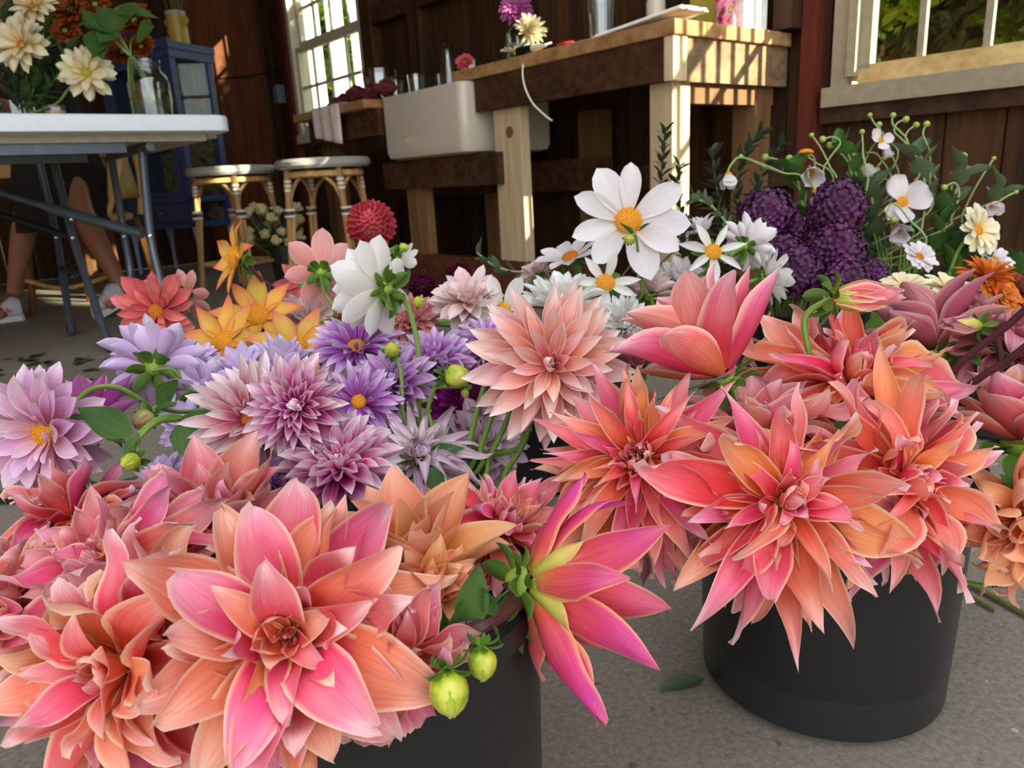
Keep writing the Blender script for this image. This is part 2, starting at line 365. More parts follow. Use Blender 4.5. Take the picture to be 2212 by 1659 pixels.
t = thing('garden_tree', 'dark green tree between the fence boards outside the left window', 'tree', WP(12, 7, -0.13))
leafcloud(WP(12, 7, 2.4), 2.6, 2.6, 9000, 0.2, 9).build('foliage', M_FOL, t, smooth=False, kind='stuff')
MB().tube([WP(12, 7, -0.13), WP(12, 7, 1.5)], [0.12, 0.06]).build('trunk', M_BARK, t)

# ------------------------------------------------------------------ workbench with sink
V3 = Vector
b = thing('workbench', 'rough wooden workbench with thick pale top and dark skirt boards', 'workbench', WP(2.0, 2.15, 0))
for k in range(4): MB().wbox(1.505, 2.62, 1.865 + k * 0.154, 1.865 + k * 0.154 + 0.151, 0.872, 0.915).build('top_board', M_TOP, b, smooth=False, bevel=0.004)
MB().wbox(1.545, 2.49, 1.875, 1.905, 0.752, 0.872).build('skirt_board', M_BENCHD, b, smooth=False)
MB().wbox(1.52, 1.545, 1.935, 2.48, 0.748, 0.872).build('end_board', M_BENCHE, b, smooth=False)
MB().wbox(1.515, 1.55, 1.872, 1.934, 0.75, 0.872).build('corner_block', M_PINE, b, smooth=False)
MB().wbox(1.55, 1.60, 1.935, 2.45, 0.69, 0.75).build('cross_rail', M_PINED, b, smooth=False)
MB().wbox(1.545, 1.635, 1.905, 1.99, 0, 0.752).build('leg', M_PINE, b, smooth=False, bevel=0.003)
MB().wbox(1.545, 1.635, 2.34, 2.43, 0, 0.70).build('leg', M_PINED, b, smooth=False)
MB().wbox(2.26, 2.42, 1.905, 1.95, 0, 0.752).build('leg', M_PINE, b, smooth=False, bevel=0.003)
kn = MB().lathe([(0.0, 0.0), (0.02, 0.0005), (0.022, 0.0)], WP(2.325, 1.9045, 0.665), -WN, 14).build('knot', plain('wood_knot', '7A4C26', 0.7), b)
MB().wbox(2.30, 2.42, 2.36, 2.44, 0, 0.75).build('leg', M_PINED, b, smooth=False)

b = thing('sink_stand', 'low dark timber stand carrying the white sink and counter', 'stand', WP(3.2, 2.15, 0))
MB().wbox(2.37, 3.25, 1.875, 1.905, 0.475, 0.597).build('front_rail', M_BENCHD, b, smooth=False)
MB().wbox(2.37, 2.415, 1.868, 1.876, 0.48, 0.597).build('rail_end', wood('dark_end_grain', '21140B', '40291A', 'z'), b, smooth=False)
MB().wbox(2.2, 3.25, 2.30, 2.34, 0.43, 0.56).build('back_rail', M_BENCHD, b, smooth=False)
MB().wbox(2.95, 3.10, 1.905, 1.95, 0, 0.475).build('leg', M_PINED, b, smooth=False)
MB().wbox(3.75, 3.84, 1.86, 1.95, 0, 0.74).build('leg', M_PINED, b, smooth=False)
MB().wbox(3.0, 3.09, 2.35, 2.44, 0, 0.74).build('leg', M_PINED, b, smooth=False)
MB().wbox(1.95, 3.3, 1.90, 1.94, 0.0, 0.178).build('bottom_board', wood('red_brown_board', '3A1C10', '6A3A22', 's'), b, smooth=False)
for k in range(3): MB().wbox(3.13, 3.885, 1.74 + k * 0.25, 1.985 + k * 0.25, 0.83, 0.868).build('counter_board', M_TOP, b, smooth=False, bevel=0.004)
MB().wbox(3.12, 3.84, 1.80, 1.83, 0.715, 0.83).build('skirt_board', M_BENCHD, b, smooth=False)

def rounded_basin():
    m = MB(); s0, s1, n0, n1, z0, z1 = 2.50, 3.115, 1.815, 2.29, 0.60, 0.868; R = 0.035
    def ring(ins, z, r):
        out = []
        for (cs, cn, a0) in ((s1 - ins - r, n1 - ins - r, 0), (s0 + ins + r, n1 - ins - r, 90), (s0 + ins + r, n0 + ins + r, 180), (s1 - ins - r, n0 + ins + r, 270)):
            for k in range(5): a = rad(a0 + k * 22.5); out.append(WP(cs + r * cos(a), cn + r * sin(a), z))
        return out
    rings = [ring(0.03, z0, R), ring(0.008, z0 + 0.008, R), ring(0.0, z0 + 0.03, R), ring(0, z1 - 0.01, R), ring(0.004, z1, R), ring(0.022, z1, R), ring(0.026, z1 - 0.01, R), ring(0.03, z0 + 0.05, R), ring(0.06, z0 + 0.03, R)]
    N = 20
    for rg in rings: m.v += rg
    for i in range(len(rings) - 1):
        for j in range(N): m.f.append((i * N + j, i * N + (j + 1) % N, (i + 1) * N + (j + 1) % N, (i + 1) * N + j))
    m.f.append(tuple(reversed(range(N)))); m.f.append(tuple((len(rings) - 1) * N + j for j in range(N))); return m
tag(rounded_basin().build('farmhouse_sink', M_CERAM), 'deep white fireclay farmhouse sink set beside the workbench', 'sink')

# ------------------------------------------------------------------ things on bench and counter
def vessel(name, label, cat, prof, c, mat=M_GLASS, seg=20, group=None):
    o = MB().lathe(prof, c, seg=seg).build(name, mat); return tag(o, label, cat, group)
def onbench(x, y, z=0.916): return ZP(x, y, z)
def upc(s, n, z): return WP(s, n, z)
CT = 0.869
def shell(r0, r1, h, t=0.0025, base=0.004):
    return [(0, 0.0005), (r0, 0.0005), (r1, h), (r1 - t, h), (r0 - t, base), (0, base)]
def bottle(r, h, neck, lip):
    return [(0, 0.0005), (r, 0.0005), (r * 1.02, h * 0.45), (neck, h * 0.66), (neck, h * 0.92), (lip, h), (lip - .003, h), (neck - .003, h * 0.9), (r - .004, h * 0.42), (0, 0.006)]
G = 'glassware on the counter by the left window'
vessel('glass_vase', 'wide clear glass cylinder vase by the left window', 'vase', shell(0.075, 0.085, 0.17), upc(3.45, 2.02, CT), group=G)
vessel('bud_vase', 'tall waisted clear bud vase, tallest bottle above the sink', 'vase', bottle(0.045, 0.235, 0.02, 0.034), upc(3.06, 2.16, CT), group=G)
vessel('drinking_glass', 'short clear glass tumbler nearest the wide cylinder vase', 'glass', shell(0.034, 0.042, 0.10), upc(3.28, 2.0, CT), group=G)
vessel('drinking_glass', 'clear glass tumbler between the short tumbler and the tall bud vase', 'glass', shell(0.033, 0.040, 0.115), upc(3.17, 2.05, CT), group=G)
vessel('corked_bottle', 'small clear bottle with pinkish cork behind the tumblers', 'bottle', bottle(0.032, 0.13, 0.017, 0.02), upc(3.2, 2.2, CT), group=G)
vessel('drinking_glass', 'clear flared glass standing right of the tall bud vase', 'glass', shell(0.034, 0.048, 0.15), upc(2.93, 2.2, CT), group=G)
vessel('swing_bottle', 'slim clear bottle standing alone above the right half of the sink', 'bottle', bottle(0.036, 0.175, 0.018, 0.022), upc(2.68, 2.22, CT + 0.046), group=G)
# sill ledge behind the sink for the glasses
MB().wbox(2.50, 3.13, 2.10, 2.46, 0.845, 0.868).build('back_ledge', M_TOP, b, smooth=False)

def blob(name, c, rx, ry, rz, mat, parent=None, seed=0, amp=0.25, nu=14, nv=9):
    r = random.Random(seed); m = MB(); ph = [r.uniform(0, 6) for _ in range(6)]
    for i in range(nv + 1):
        th = pi * i / nv
        for j in range(nu):
            a = 2 * pi * j / nu; k = 1 + amp * (sin(3 * a + ph[0]) * sin(2 * th + ph[1]) + 0.6 * sin(5 * a + ph[2] + 3 * th))
            m.v.append(Vector(c) + Vector((rx * k * sin(th) * cos(a), ry * k * sin(th) * sin(a), rz * k * cos(th))))
    for i in range(nv):
        for j in range(nu): m.f.append((i * nu + j, (i + 1) * nu + j, (i + 1) * nu + (j + 1) % nu, i * nu + (j + 1) % nu))
    return m.build(name, mat, parent)
def cloth():
    m = MB(); nu, nv = 12, 16
    for i in range(nv + 1):
        v = i / nv
        for j in range(nu + 1):
            u = j / nu; s0 = 3.36 + u * 0.27; d = v * 0.30
            w = 0.008 * sin(u * 17 + v * 2) * min(1, v * 2)
            if d < 0.12: p = WP(s0, 1.735 + 0.12 - d, CT + 0.004 + 0.005 * abs(sin(u * 9 + v * 7)))
            else: p = WP(s0 + 0.03 * sin(u * 3) * (d - .12), 1.733 - 0.004 + w, CT + 0.004 - (d - 0.12) * (1.0 - .25 * u))
            m.v.append(p)
    for i in range(nv):
        for j in range(nu): k = i * (nu + 1) + j; m.f.append((k, k + 1, k + nu + 2, k + nu + 1))
    o = m.build('tea_towel', plain('pale_linen', 'D9C4BC', 0.9)); md = o.modifiers.new('solid', 'SOLIDIFY'); md.thickness = 0.002; md.offset = -1
    return tag(o, 'pale pink linen cloth hanging over the counter edge', 'cloth')
cloth()
M_DRIED = plain('dried_burgundy', '5A1A20', 0.8)
t = thing('dried_flower_bunch', 'heap of dried dark red blooms on the counter above the cloth', 'dried flowers', WP(3.35, 1.86, CT))
for i in range(6): blob('bloom', WP(3.55 - 0.075 * i, 1.86 + 0.03 * (i % 2), CT + 0.03 + 0.012 * (i % 3)), 0.045, 0.045, 0.032, M_DRIED, t, i, 0.3)
tag(blob('dark_cloth', WP(3.62, 1.85, CT + 0.018), 0.05, 0.04, 0.018, plain('dark_rag', '2A2A26', 0.9), None, 8, .2), 'crumpled dark rag at the left end of the dried blooms', 'rag')

# right bench
BT = 0.9155
def oriented(c, yaw, l, w, h, name, mat, parent=None, pitch=0, bevel=0.002):
    R = Matrix.Rotation(yaw, 3, 'Z') @ Matrix.Rotation(pitch, 3, 'Y'); ax, ay, az = R @ Vector((l, 0, 0)), R @ Vector((0, w, 0)), R @ Vector((0, 0, h))
    return MB().box(Vector(c) - ax / 2 - ay / 2, ax, ay, az).build(name, mat, parent, smooth=False, bevel=bevel)
SY = WA + pi / 2                                              # yaw of the s direction
t = thing('notebook', 'open white notebook tilted up on the workbench front edge', 'notebook', WP(1.66, 1.94, BT))
oriented(WP(1.68, 1.95, BT + 0.012), SY, 0.36, 0.13, 0.006, 'cover', plain('white_card', 'EDEBE2', 0.6), t, rad(4))
oriented(WP(1.68, 1.955, BT + 0.019), SY, 0.35, 0.12, 0.006, 'pages', plain('paper_edge', 'FFFFFF', 0.7), t, rad(4))
MB().tube([WP(1.87, 1.89, BT + 0.006), WP(1.87, 2.01, BT + 0.006)], 0.006).build('spine', plain('chrome_wire', 'C8CCD0', 0.2, 0.9), t)
oriented(WP(1.70, 2.02, BT + 0.0005), SY, 0.3, 0.03, 0.008, 'prop', plain('white_card', 'EDEBE2', 0.6), t)
t = thing('drink_can', 'pink flower printed can on the right end of the workbench', 'can', WP(1.56, 2.18, BT))
def canmat():
    t = NT('printed_can'); t.b.inputs['Roughness'].default_value = 0.35; g = t.geo()
    c = t.ramp(t.noise(g, 28, 2), [(0.35, '6E1730'), (0.42, 'E0608A'), (0.52, 'F0A0B4'), (0.58, '3E8C4A'), (0.64, 'E8B040'), (0.7, 'E0608A')]); t.l(c, t.b.inputs['Base Color']); return t.m
MB().lathe([(0.028, 0.0), (0.033, 0.008), (0.033, 0.15), (0.027, 0.162)], WP(1.56, 2.18, BT)).build('body', canmat(), t)
MB().lathe([(0.027, 0.160), (0.0275, 0.164), (0.024, 0.162)], WP(1.56, 2.18, BT)).build('lid', plain('aluminium', 'C8C8C8', 0.3, 0.9), t)
t = thing('paper_bag', 'white paper bag at the wall end of the workbench', 'bag', WP(1.58, 2.32, BT))
oriented(WP(1.58, 2.32, BT), SY, 0.08, 0.13, 0.22, 'bag_body', plain('white_paper', 'F2F2F0', 0.7), t, 0, 0.006)
oriented(WP(1.58, 2.32, BT + 0.22), SY, 0.02, 0.13, 0.05, 'folded_top', plain('white_paper', 'F2F2F0', 0.7), t, 0, 0.004)
t = thing('yellow_box', 'olive yellow carton standing behind the notebook', 'carton', WP(1.70, 2.32, BT))
oriented(WP(1.70, 2.30, BT), SY, 0.13, 0.07, 0.24, 'carton_body', plain('olive_card', 'A89A40', 0.7), t); oriented(WP(1.70, 2.30, BT + 0.24), SY, 0.134, 0.074, 0.02, 'carton_lid', plain('olive_card', 'A89A40', 0.7), t)
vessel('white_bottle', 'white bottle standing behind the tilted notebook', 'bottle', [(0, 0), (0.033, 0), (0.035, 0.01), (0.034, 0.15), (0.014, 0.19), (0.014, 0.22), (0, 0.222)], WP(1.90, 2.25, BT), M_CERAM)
vessel('glass_vase', 'dotted clear glass vase left of the tilted notebook', 'vase', shell(0.045, 0.055, 0.2), WP(2.02, 2.1, BT))
# glue gun, cable, scissors
t = thing('glue_gun', 'small black glue gun lying on the workbench edge', 'tool', WP(2.20, 1.90, BT))
MB().tube([WP(2.24, 1.895, BT + 0.018), WP(2.16, 1.895, BT + 0.02)], [0.016, 0.014]).build('body', M_BLACK, t)
MB().tube([WP(2.16, 1.895, BT + 0.02), WP(2.12, 1.895, BT + 0.018), WP(2.09, 1.895, BT + 0.017)], [0.013, 0.011, 0.004]).build('nozzle', plain('cream_plastic', 'E6DAB8', 0.5), t)
MB().tube([WP(2.21, 1.895, BT + 0.02), WP(2.20, 1.90, BT + 0.04)], [0.01, 0.008]).build('trigger', plain('grey_plastic', '8A8A90', 0.4), t)
o = MB().tube(spline([D(1192, 92, 2.70), D(1160, 103, 2.70), D(1138, 118, 2.68), D(1129, 150, 2.66), D(1133, 185, 2.66), D(1150, 222, 2.66), D(1176, 248, 2.66), D(1193, 261, 2.66)], 6), 0.0032).build('power_cable', plain('white_cable', 'EAE4D4', 0.4))
tag(o, 'white cable looping down over the front of the workbench', 'cable')
t = thing('scissors', 'red handled scissors lying on the workbench beside the glue gun', 'scissors', WP(2.0, 1.9, BT))
for k in (0, 1):
    a = spline([WP(2.03, 1.895 + .02 * k, BT + 0.006), WP(1.985, 1.88 + .05 * k, BT + 0.006), WP(1.955, 1.895 + .02 * k, BT + 0.006)], 5)
    MB().tube(a, 0.006).build('handle', plain('red_plastic', 'D23A34', 0.4), t)
MB().tube([WP(1.96, 1.90, BT + 0.005), WP(1.86, 1.905, BT + 0.005)], [0.007, 0.002]).build('blade', plain('chrome_wire', 'C8CCD0', 0.2, 0.9), t)
t = thing('photo_frame', 'small grey framed card leaning at the back of the workbench', 'frame', WP(2.45, 2.05, BT))
oriented(WP(2.45, 2.08, BT), SY, 0.14, 0.012, 0.10, 'border', plain('pale_frame', 'B0A48C', 0.5), t, 0); oriented(WP(2.45, 2.073, BT + 0.012), SY, 0.115, 0.012, 0.075, 'card', plain('grey_card', '5C6468', 0.6), t, 0)

# ------------------------------------------------------------------ folding table with jars
t = thing('folding_table', 'white plastic folding table with grey steel legs', 'table', WP(2.9, 0.2, 0))
TZ = 0.741
def slab(s0, s1, n0, n1, z0, z1, r):
    m = MB(); P = []
    for (cs, cn, a0) in ((s1 - r, n1 - r, 0), (s0 + r, n1 - r, 90), (s0 + r, n0 + r, 180), (s1 - r, n0 + r, 270)):
        for k in range(7): a = rad(a0 + k * 15); P.append((cs + r * cos(a), cn + r * sin(a)))
    N = len(P); cs = (s0 + s1) / 2; cn = (n0 + n1) / 2
    for (ins, z) in ((0.010, z0), (0.0, z0 + 0.004), (0, z1 - 0.008), (0.004, z1 - 0.002), (0.012, z1)):
        for (a, b) in P: m.v.append(WP(a - ins * (1 if a > cs else -1), b - ins * (1 if b > cn else -1), z))
    for i in range(4):
        for j in range(N): m.f.append((i * N + j, i * N + (j + 1) % N, (i + 1) * N + (j + 1) % N, (i + 1) * N + j))
    m.f.append(tuple(reversed(range(N)))); m.f.append(tuple(4 * N + j for j in range(N))); return m
slab(2.53, 3.30, -0.85, 0.925, TZ - 0.052, TZ, 0.045).build('table_top', M_WHITEP, t)
MB().wbox(2.60, 3.24, -0.80, 0.86, TZ - 0.075, TZ - 0.05).build('underside', plain('beige_plastic', 'B0A690', 0.6), t, smooth=False)
for k in range(12): MB().wbox(2.62 + k * .052, 2.645 + k * .052, 0.78, 0.9, TZ - 0.066, TZ - 0.05).build('rib', plain('beige_plastic', 'B0A690', 0.6), t, smooth=False)
for s in (2.62, 3.20): MB().wbox(s, s + 0.03, -0.8, 0.62, TZ - 0.105, TZ - 0.075).build('side_rail', M_STEEL, t, smooth=False)
MB().tube([WP(2.62, 0.69, 0.652), WP(3.23, 0.70, 0.652)], 0.014).build('pivot_bar', M_STEEL, t)
def leg(pts, r=0.0135):
    l = MB().tube(spline(pts, 5), r, 10).build('leg', M_STEEL, t); return l
lA = leg([WP(3.20, 0.70, 0.655), D(269, 512, 2.80), D(281, 580, 2.80), D(284, 640, 2.80), ZP(288, 738, 0.012)])
lB = leg([WP(2.72, 0.69, 0.655), D(325, 509, 2.50), D(345, 604, 2.50), D(352, 660, 2.50), ZP(366, 775, 0.012)])
lC = leg([D(80, 330, 3.05), D(123, 512, 3.03), D(133, 580, 2.98), ZP(156, 722, 0.012)])
lD = leg([D(112, 330, 2.72), D(158, 514, 2.69), D(187, 604, 2.64), ZP(238, 755, 0.012)])
for l, p in ((lA, (288, 738)), (lB, (366, 775)), (lC, (156, 722)), (lD, (238, 755))):
    q = ZP(p[0], p[1], 0.0); MB().lathe([(0.014, 0.0), (0.0165, 0.002), (0.0165, 0.04), (0.0145, 0.045)], q, V3((0, 0, 1)), 12).build('foot_cap', M_BLACK, l)
MB().tube([D(-60, 398, 2.60), D(80, 441, 2.62), D(130, 456, 2.62), D(308, 506, 2.62)], [0.012, 0.012, 0.019, 0.017], 10).build('brace', M_STEEL, t)
MB().tube([D(-60, 449, 2.84), D(30, 472, 2.84), D(158, 514, 2.84)], [0.013, 0.013, 0.013], 10).build('brace', plain('dark_steel', '2C3034', 0.4, 0.4), t)
MB().tube([D(133, 580, 2.96), D(182, 592, 2.66)], 0.013, 8).build('leg_spacer', plain('dark_steel', '2C3034', 0.4, 0.4), t)
for (x, y, d) in ((269, 511, 2.765), (325, 510, 2.475), (158, 514, 2.66), (122, 513, 3.0), (155, 474, 2.60)):
    MB().lathe([(0.0, 0.006), (0.006, 0.004), (0.007, 0.0)], D(x, y, d), -ray(x, y), 10).build('bolt', plain('chrome_wire', 'C8CCD0', 0.2, 0.9), t)
# second, wooden table further back
t = thing('wooden_table', 'tan wooden table standing behind the white folding table', 'table', WP(4.6, 0.1, 0))
for k in range(4): MB().wbox(4.24 + k * .16, 4.397 + k * .16, -1.2, 0.98, 0.70, 0.735).build('top_board', wood('tan_table_wood', '9C7444', 'C49C66', 'n'), t, smooth=False)
MB().wbox(4.26, 4.29, -1.1, 0.9, 0.62, 0.70).build('apron', wood('tan_table_wood', '9C7444', 'C49C66', 'n'), t, smooth=False)
for (a, c) in ((4.28, 0.82), (4.8, 0.82), (4.8, -1.1), (4.28, -1.1)): MB().wbox(a, a + 0.06, c, c + 0.06, 0, 0.70).build('leg', wood('brown_leg', '4A2E18', '7A5232', 'z'), t, smooth=False)

# mason jar
def jar_at(px, d): p = D(px, 243, d); return V3((p.x, p.y, TZ + 0.0005))
J = jar_at(331, 2.55)
t = thing('mason_jar', 'large clear mason jar half full of water on the white table', 'jar', J)
MB().lathe([(0, 0), (0.060, 0.0), (0.066, 0.008), (0.066, 0.125), (0.062, 0.145), (0.048, 0.160), (0.047, 0.166), (0.051, 0.170), (0.047, 0.174), (0.051, 0.179), (0.047, 0.184), (0.050, 0.190), (0.047, 0.2), (0.044, 0.2), (0.043, 0.165), (0.058, 0.143), (0.062, 0.125), (0.062, 0.012), (0, 0.008)], J, seg=28).build('glass_body', M_GLASS, t)
MB().lathe([(0, 0.010), (0.0605, 0.013), (0.0605, 0.098), (0, 0.098)], J, seg=28).build('water', glass('jar_water', 'D8E0C8', 0.02, 0.84), t)
G2 = jar_at(120, 2.42)
t = thing('votive_glass', 'small square sided votive glass with pinkish glow on the white table', 'glass', G2)
MB().lathe(shell(0.028, 0.037, 0.058), G2, seg=8).build('glass_body', M_GLASS, t)
MB().lathe([(0, 0.006), (0.025, 0.006), (0.029, 0.042), (0, 0.044)], G2, seg=14).build('candle', plain('pink_wax', 'E8A486', 0.5), t)
VB = jar_at(40, 2.6)
vessel('glass_vase', 'clear glass vase holding the tall bouquet at the left edge', 'vase', shell(0.05, 0.055, 0.10), VB)

# ------------------------------------------------------------------ blue cabinet with vase on top
cFL = D(240, 300, 4.85); cFR = D(394, 300, 4.65); cFL.z = cFR.z = 0
ex = (cFR - cFL); CW = ex.length; ex.normalize(); ey = V3((-ex.y, ex.x, 0)); CDp = 0.36; ez = V3((0, 0, 1))
M_BLUE = plain('slate_blue_paint', '38426A', 0.5)
def cbx(x0, x1, y0, y1, z0, z1): return MB().box(cFL + ex * x0 + ey * y0 + ez * z0, ex * (x1 - x0), ey * (y1 - y0), ez * (z1 - z0))
t = thing('curio_cabinet', 'slate blue glazed cabinet with drawer and curved pediment', 'cabinet', (cFL + cFR) / 2 + ey * CDp / 2)
for (x, y) in ((0, 0), (CW - .045, 0), (0, CDp - .045), (CW - .045, CDp - .045)):
    cbx(x, x + .045, y, y + .045, 0.30, 1.36).build('corner_post', M_BLUE, t, smooth=False)
    p = cFL + ex * (x + .022) + ey * (y + .022)
    MB().lathe([(0.011, 0), (0.014, 0.04), (0.011, 0.06), (0.016, 0.2), (0.026, 0.27), (0.026, 0.30)], p, seg=10).build('leg', plain('sunlit_blue_paint', '9AA2C4', 0.5), t)  # sunlight on the legs is put into this paler blue
cbx(-.02, CW + .02, -.02, CDp + .02, 1.36, 1.40).build('cornice', M_BLUE, t, smooth=False)
cbx(-.01, CW + .01, -.01, CDp + .01, 1.31, 1.36).build('frieze', M_BLUE, t, smooth=False)
cbx(0, CW, 0, CDp, 0.295, 0.33).build('base_board', M_BLUE, t, smooth=False)
cbx(0, CW, 0, CDp, 0.455, 0.49).build('shelf', M_BLUE, t, smooth=False)
cbx(0.045, CW - .045, CDp - .02, CDp, 0.33, 1.31).build('back_panel', None or (lambda: (lambda t: (t.l(t.ramp(t.noise(t.geo(), 11, 4, 0.6), [(0.40, '3A3A28'), (0.50, '8C8262'), (0.56, '5A5A3A'), (0.62, '8A4030')]), t.b.inputs['Base Color']), t.m)[1])(NT('floral_paper')))(), t, smooth=False)
cbx(0.02, 0.03, 0.045, CDp - .045, 0.33, 1.31).build('side_panel', M_BLUE, t, smooth=False)
dr = cbx(0.05, CW - .05, -.012, 0.03, 0.335, 0.452).build('drawer', M_BLUE, t, smooth=False, bevel=0.004)
hp = cFL + ex * (CW * .5) + ez * 0.40
MB().tube(spline([hp - ex * .05 - ey * .012, hp - ex * .045 - ey * .035 - ez * .01, hp - ey * .04 - ez * .018, hp + ex * .045 - ey * .035 - ez * .01, hp + ex * .05 - ey * .012], 4), 0.005).build('handle', plain('old_brass', '9A8A5A', 0.4, 0.8), dr)
door = cbx(0.05, 0.085, -.012, .015, 0.495, 1.305).build('door', M_BLUE, t, smooth=False)
for (x0, x1, z0, z1) in ((CW - .085, CW - .05, 0.495, 1.305), (.085, CW - .085, .495, .53), (.085, CW - .085, 1.265, 1.305)): cbx(x0, x1, -.012, .015, z0, z1).build('door_frame', M_BLUE, door, smooth=False)
cbx(.085, CW - .085, 0, .004, .53, 1.265).build('pane', M_PANE, door, smooth=False)
cbx(CW - .012, CW - .008, .045, CDp - .045, .49, 1.31).build('pane', M_PANE, t, smooth=False)
cbx(0.03, CW - .03, 0.05, CDp - .03, 0.86, 0.868).build('shelf', M_BLUE, t, smooth=False)
m = MB(); N = 18
for k in range(N + 1):
    x = k / N; h = 0.02 + 0.10 * (max(0, 1 - abs(x - .42) / .33) ** 2 * (3 - 2 * max(0, 1 - abs(x - .42) / .33))) 
    for (y, z) in ((0, 1.40), (0, 1.40 + h), (.02, 1.40 + h), (.02, 1.40)): m.v.append(cFL + ex * x * CW + ey * y + ez * z)
for k in range(N):
    for j in range(4): m.f.append((k * 4 + j, k * 4 + (j + 1) % 4, k * 4 + 4 + (j + 1) % 4, k * 4 + 4 + j))
m.f += [(0, 1, 2, 3), tuple(N * 4 + j for j in (3, 2, 1, 0))]
m.build('pediment', M_BLUE, t, smooth=False)
blob('knob', cFL + ex * .30 * CW + ez * 1.43 - ey * .008, .008, .008, .008, plain('old_brass', '9A8A5A'), t, 0, 0)
M_YEL = plain('mustard_glaze', 'B89C3C', 0.4)
vp = cFL + ex * (CW * .93) + ey * .15 + ez * 1.4005
t = thing('yellow_jug', 'mustard yellow jug with white rim standing on the blue cabinet', 'jug', vp)
MB().lathe([(0, 0), (.062, 0), (.064, .01), (.058, .16), (.058, .163)], vp, seg=20).build('body', M_YEL, t)
MB().lathe([(.058, .162), (.061, .168), (.061, .185), (.055, .187), (.053, .16)], vp, seg=20).build('rim', plain('grey_glaze', 'A8A498', 0.4), t)
for k in (-1, 1): MB().tube(spline([vp + ex * .058 * k + ez * .10, vp + ex * .085 * k + ez * .135, vp + ex * .06 * k + ez * .145], 4), [.012] * 4 + [.01] * 4 + [.004]).build('handle', M_YEL, t)
t = thing('dried_grass_bunch', 'bunch of dried brown grasses in the yellow jug', 'dried grass', vp + ez * .02)
for i in range(26):
    a = rng.uniform(0, 6.28); k = rng.uniform(.1, 1); top = vp + V3((cos(a) * .16 * k, sin(a) * .12 * k, rng.uniform(.45, .62)))
    MB().tube([vp + V3((cos(a) * .03 * k, sin(a) * .03 * k, .02)), vp + V3((cos(a) * .045 * k, sin(a) * .04 * k, .2)), top], [.0025, .003, .006], 5).build('stalk', plain('dry_straw', '6A5A3E', 0.9), t)

# ------------------------------------------------------------------ rattan stools
M_RAT = wood('rattan_cane', '9A7040', 'CFA66E', 'z', 0.45)
def weave(name, a, b):
    t = NT(name); t.b.inputs['Roughness'].default_value = 0.5
    w = t.n('ShaderNodeTexWave', wave_type='BANDS', bands_direction='DIAGONAL'); w.inputs['Scale'].default_value = 60; t.l(t.map(t.geo(), (1, 1, 2)), w.inputs[0])
    t.l(t.ramp(w.outputs['Fac'], [(0.35, a), (0.6, b)]), t.b.inputs['Base Color']); t.bump(w.outputs['Fac'], 0.4, 0.003); return t.m
M_WEAVE = weave('grey_white_weave', '5E6066', 'D8D2C6')
M_WRAP = plain('white_wrap', 'D8D2C4', 0.5); M_WRAPD = plain('dark_wrap', '3A362E', 0.5)
def stool(c, R, H, yaw, label):
    t = thing('rattan_stool', label, 'stool', c, 'rattan counter stools')
    up = V3((0, 0, 1))
    MB().lathe([(0, H), (R * .82, H + .002), (R * .95, H), (R, H - .012), (R, H - .028), (R * .95, H - .04), (R * .8, H - .042), (0, H - .04)], c, seg=36).build('seat', M_WEAVE, t)
    MB().lathe([(R * .78, H - .05), (R * .84, H - .055), (R * .84, H - .075), (R * .78, H - .08)], c, seg=30).build('seat_hoop', M_RAT, t)
    legs = []
    for k in range(4):
        a = yaw + k * pi / 2; r = V3((cos(a), sin(a), 0))
        top = c + r * R * .80 + up * (H - .04); bot = c + r * R * 1.02; legs.append((top, bot, r))
        l = MB().tube([top, bot + up * .001], .015, 10).build('leg', M_RAT, t)
        q = r * (-.022) * 0 + V3((-r.y, r.x, 0)) * .019
        MB().tube([top + q - up * .17, bot + q * 1.0 + up * .02], .010, 8).build('cane', M_RAT, l)
        for (f0, mt) in ((.055, M_WRAP), (.075, M_WRAP), (.095, M_WRAP)):
            p = top.lerp(bot, f0 / H * 1.0); MB().tube([p - up * .006, p + up * .006], .0175, 10).build('binding', mt, l)
        for f0 in (.185, .20, .215):
            p = top.lerp(bot, f0 / H); MB().tube([p + q * .5 - up * .005, p + q * .5 + up * .005], .026, 12).build('binding', M_WRAP if f0 != .20 else M_WRAPD, l)
    for k in range(4):
        t0, b0, r0 = legs[k]; t1, b1, r1 = legs[(k + 1) % 4]
        A0 = t0.lerp(b0, .20 / H); A1 = t1.lerp(b1, .20 / H); mid = (t0 + t1) / 2 + (r0 + r1).normalized() * R * .18
        MB().tube(spline([A0, t0.lerp(mid, .22) - up * .075, mid - up * .012, t1.lerp(mid, .22) - up * .075, A1], 6), .0085, 8).build('arch', M_RAT, t)
        F0 = t0.lerp(b0, .74); F1 = t1.lerp(b1, .74); MB().tube([F0, F1], .010, 8).build('stretcher', M_RAT, t)
def fl(p): return V3((p.x, p.y, 0))
stool(fl(D(503, 400, 3.80)), .215, .625, rad(22), 'rattan stool with grey woven seat, nearer the blue cabinet')
stool(fl(D(703, 400, 3.42)), .212, .625, rad(35), 'rattan stool with grey woven seat in front of the counter')

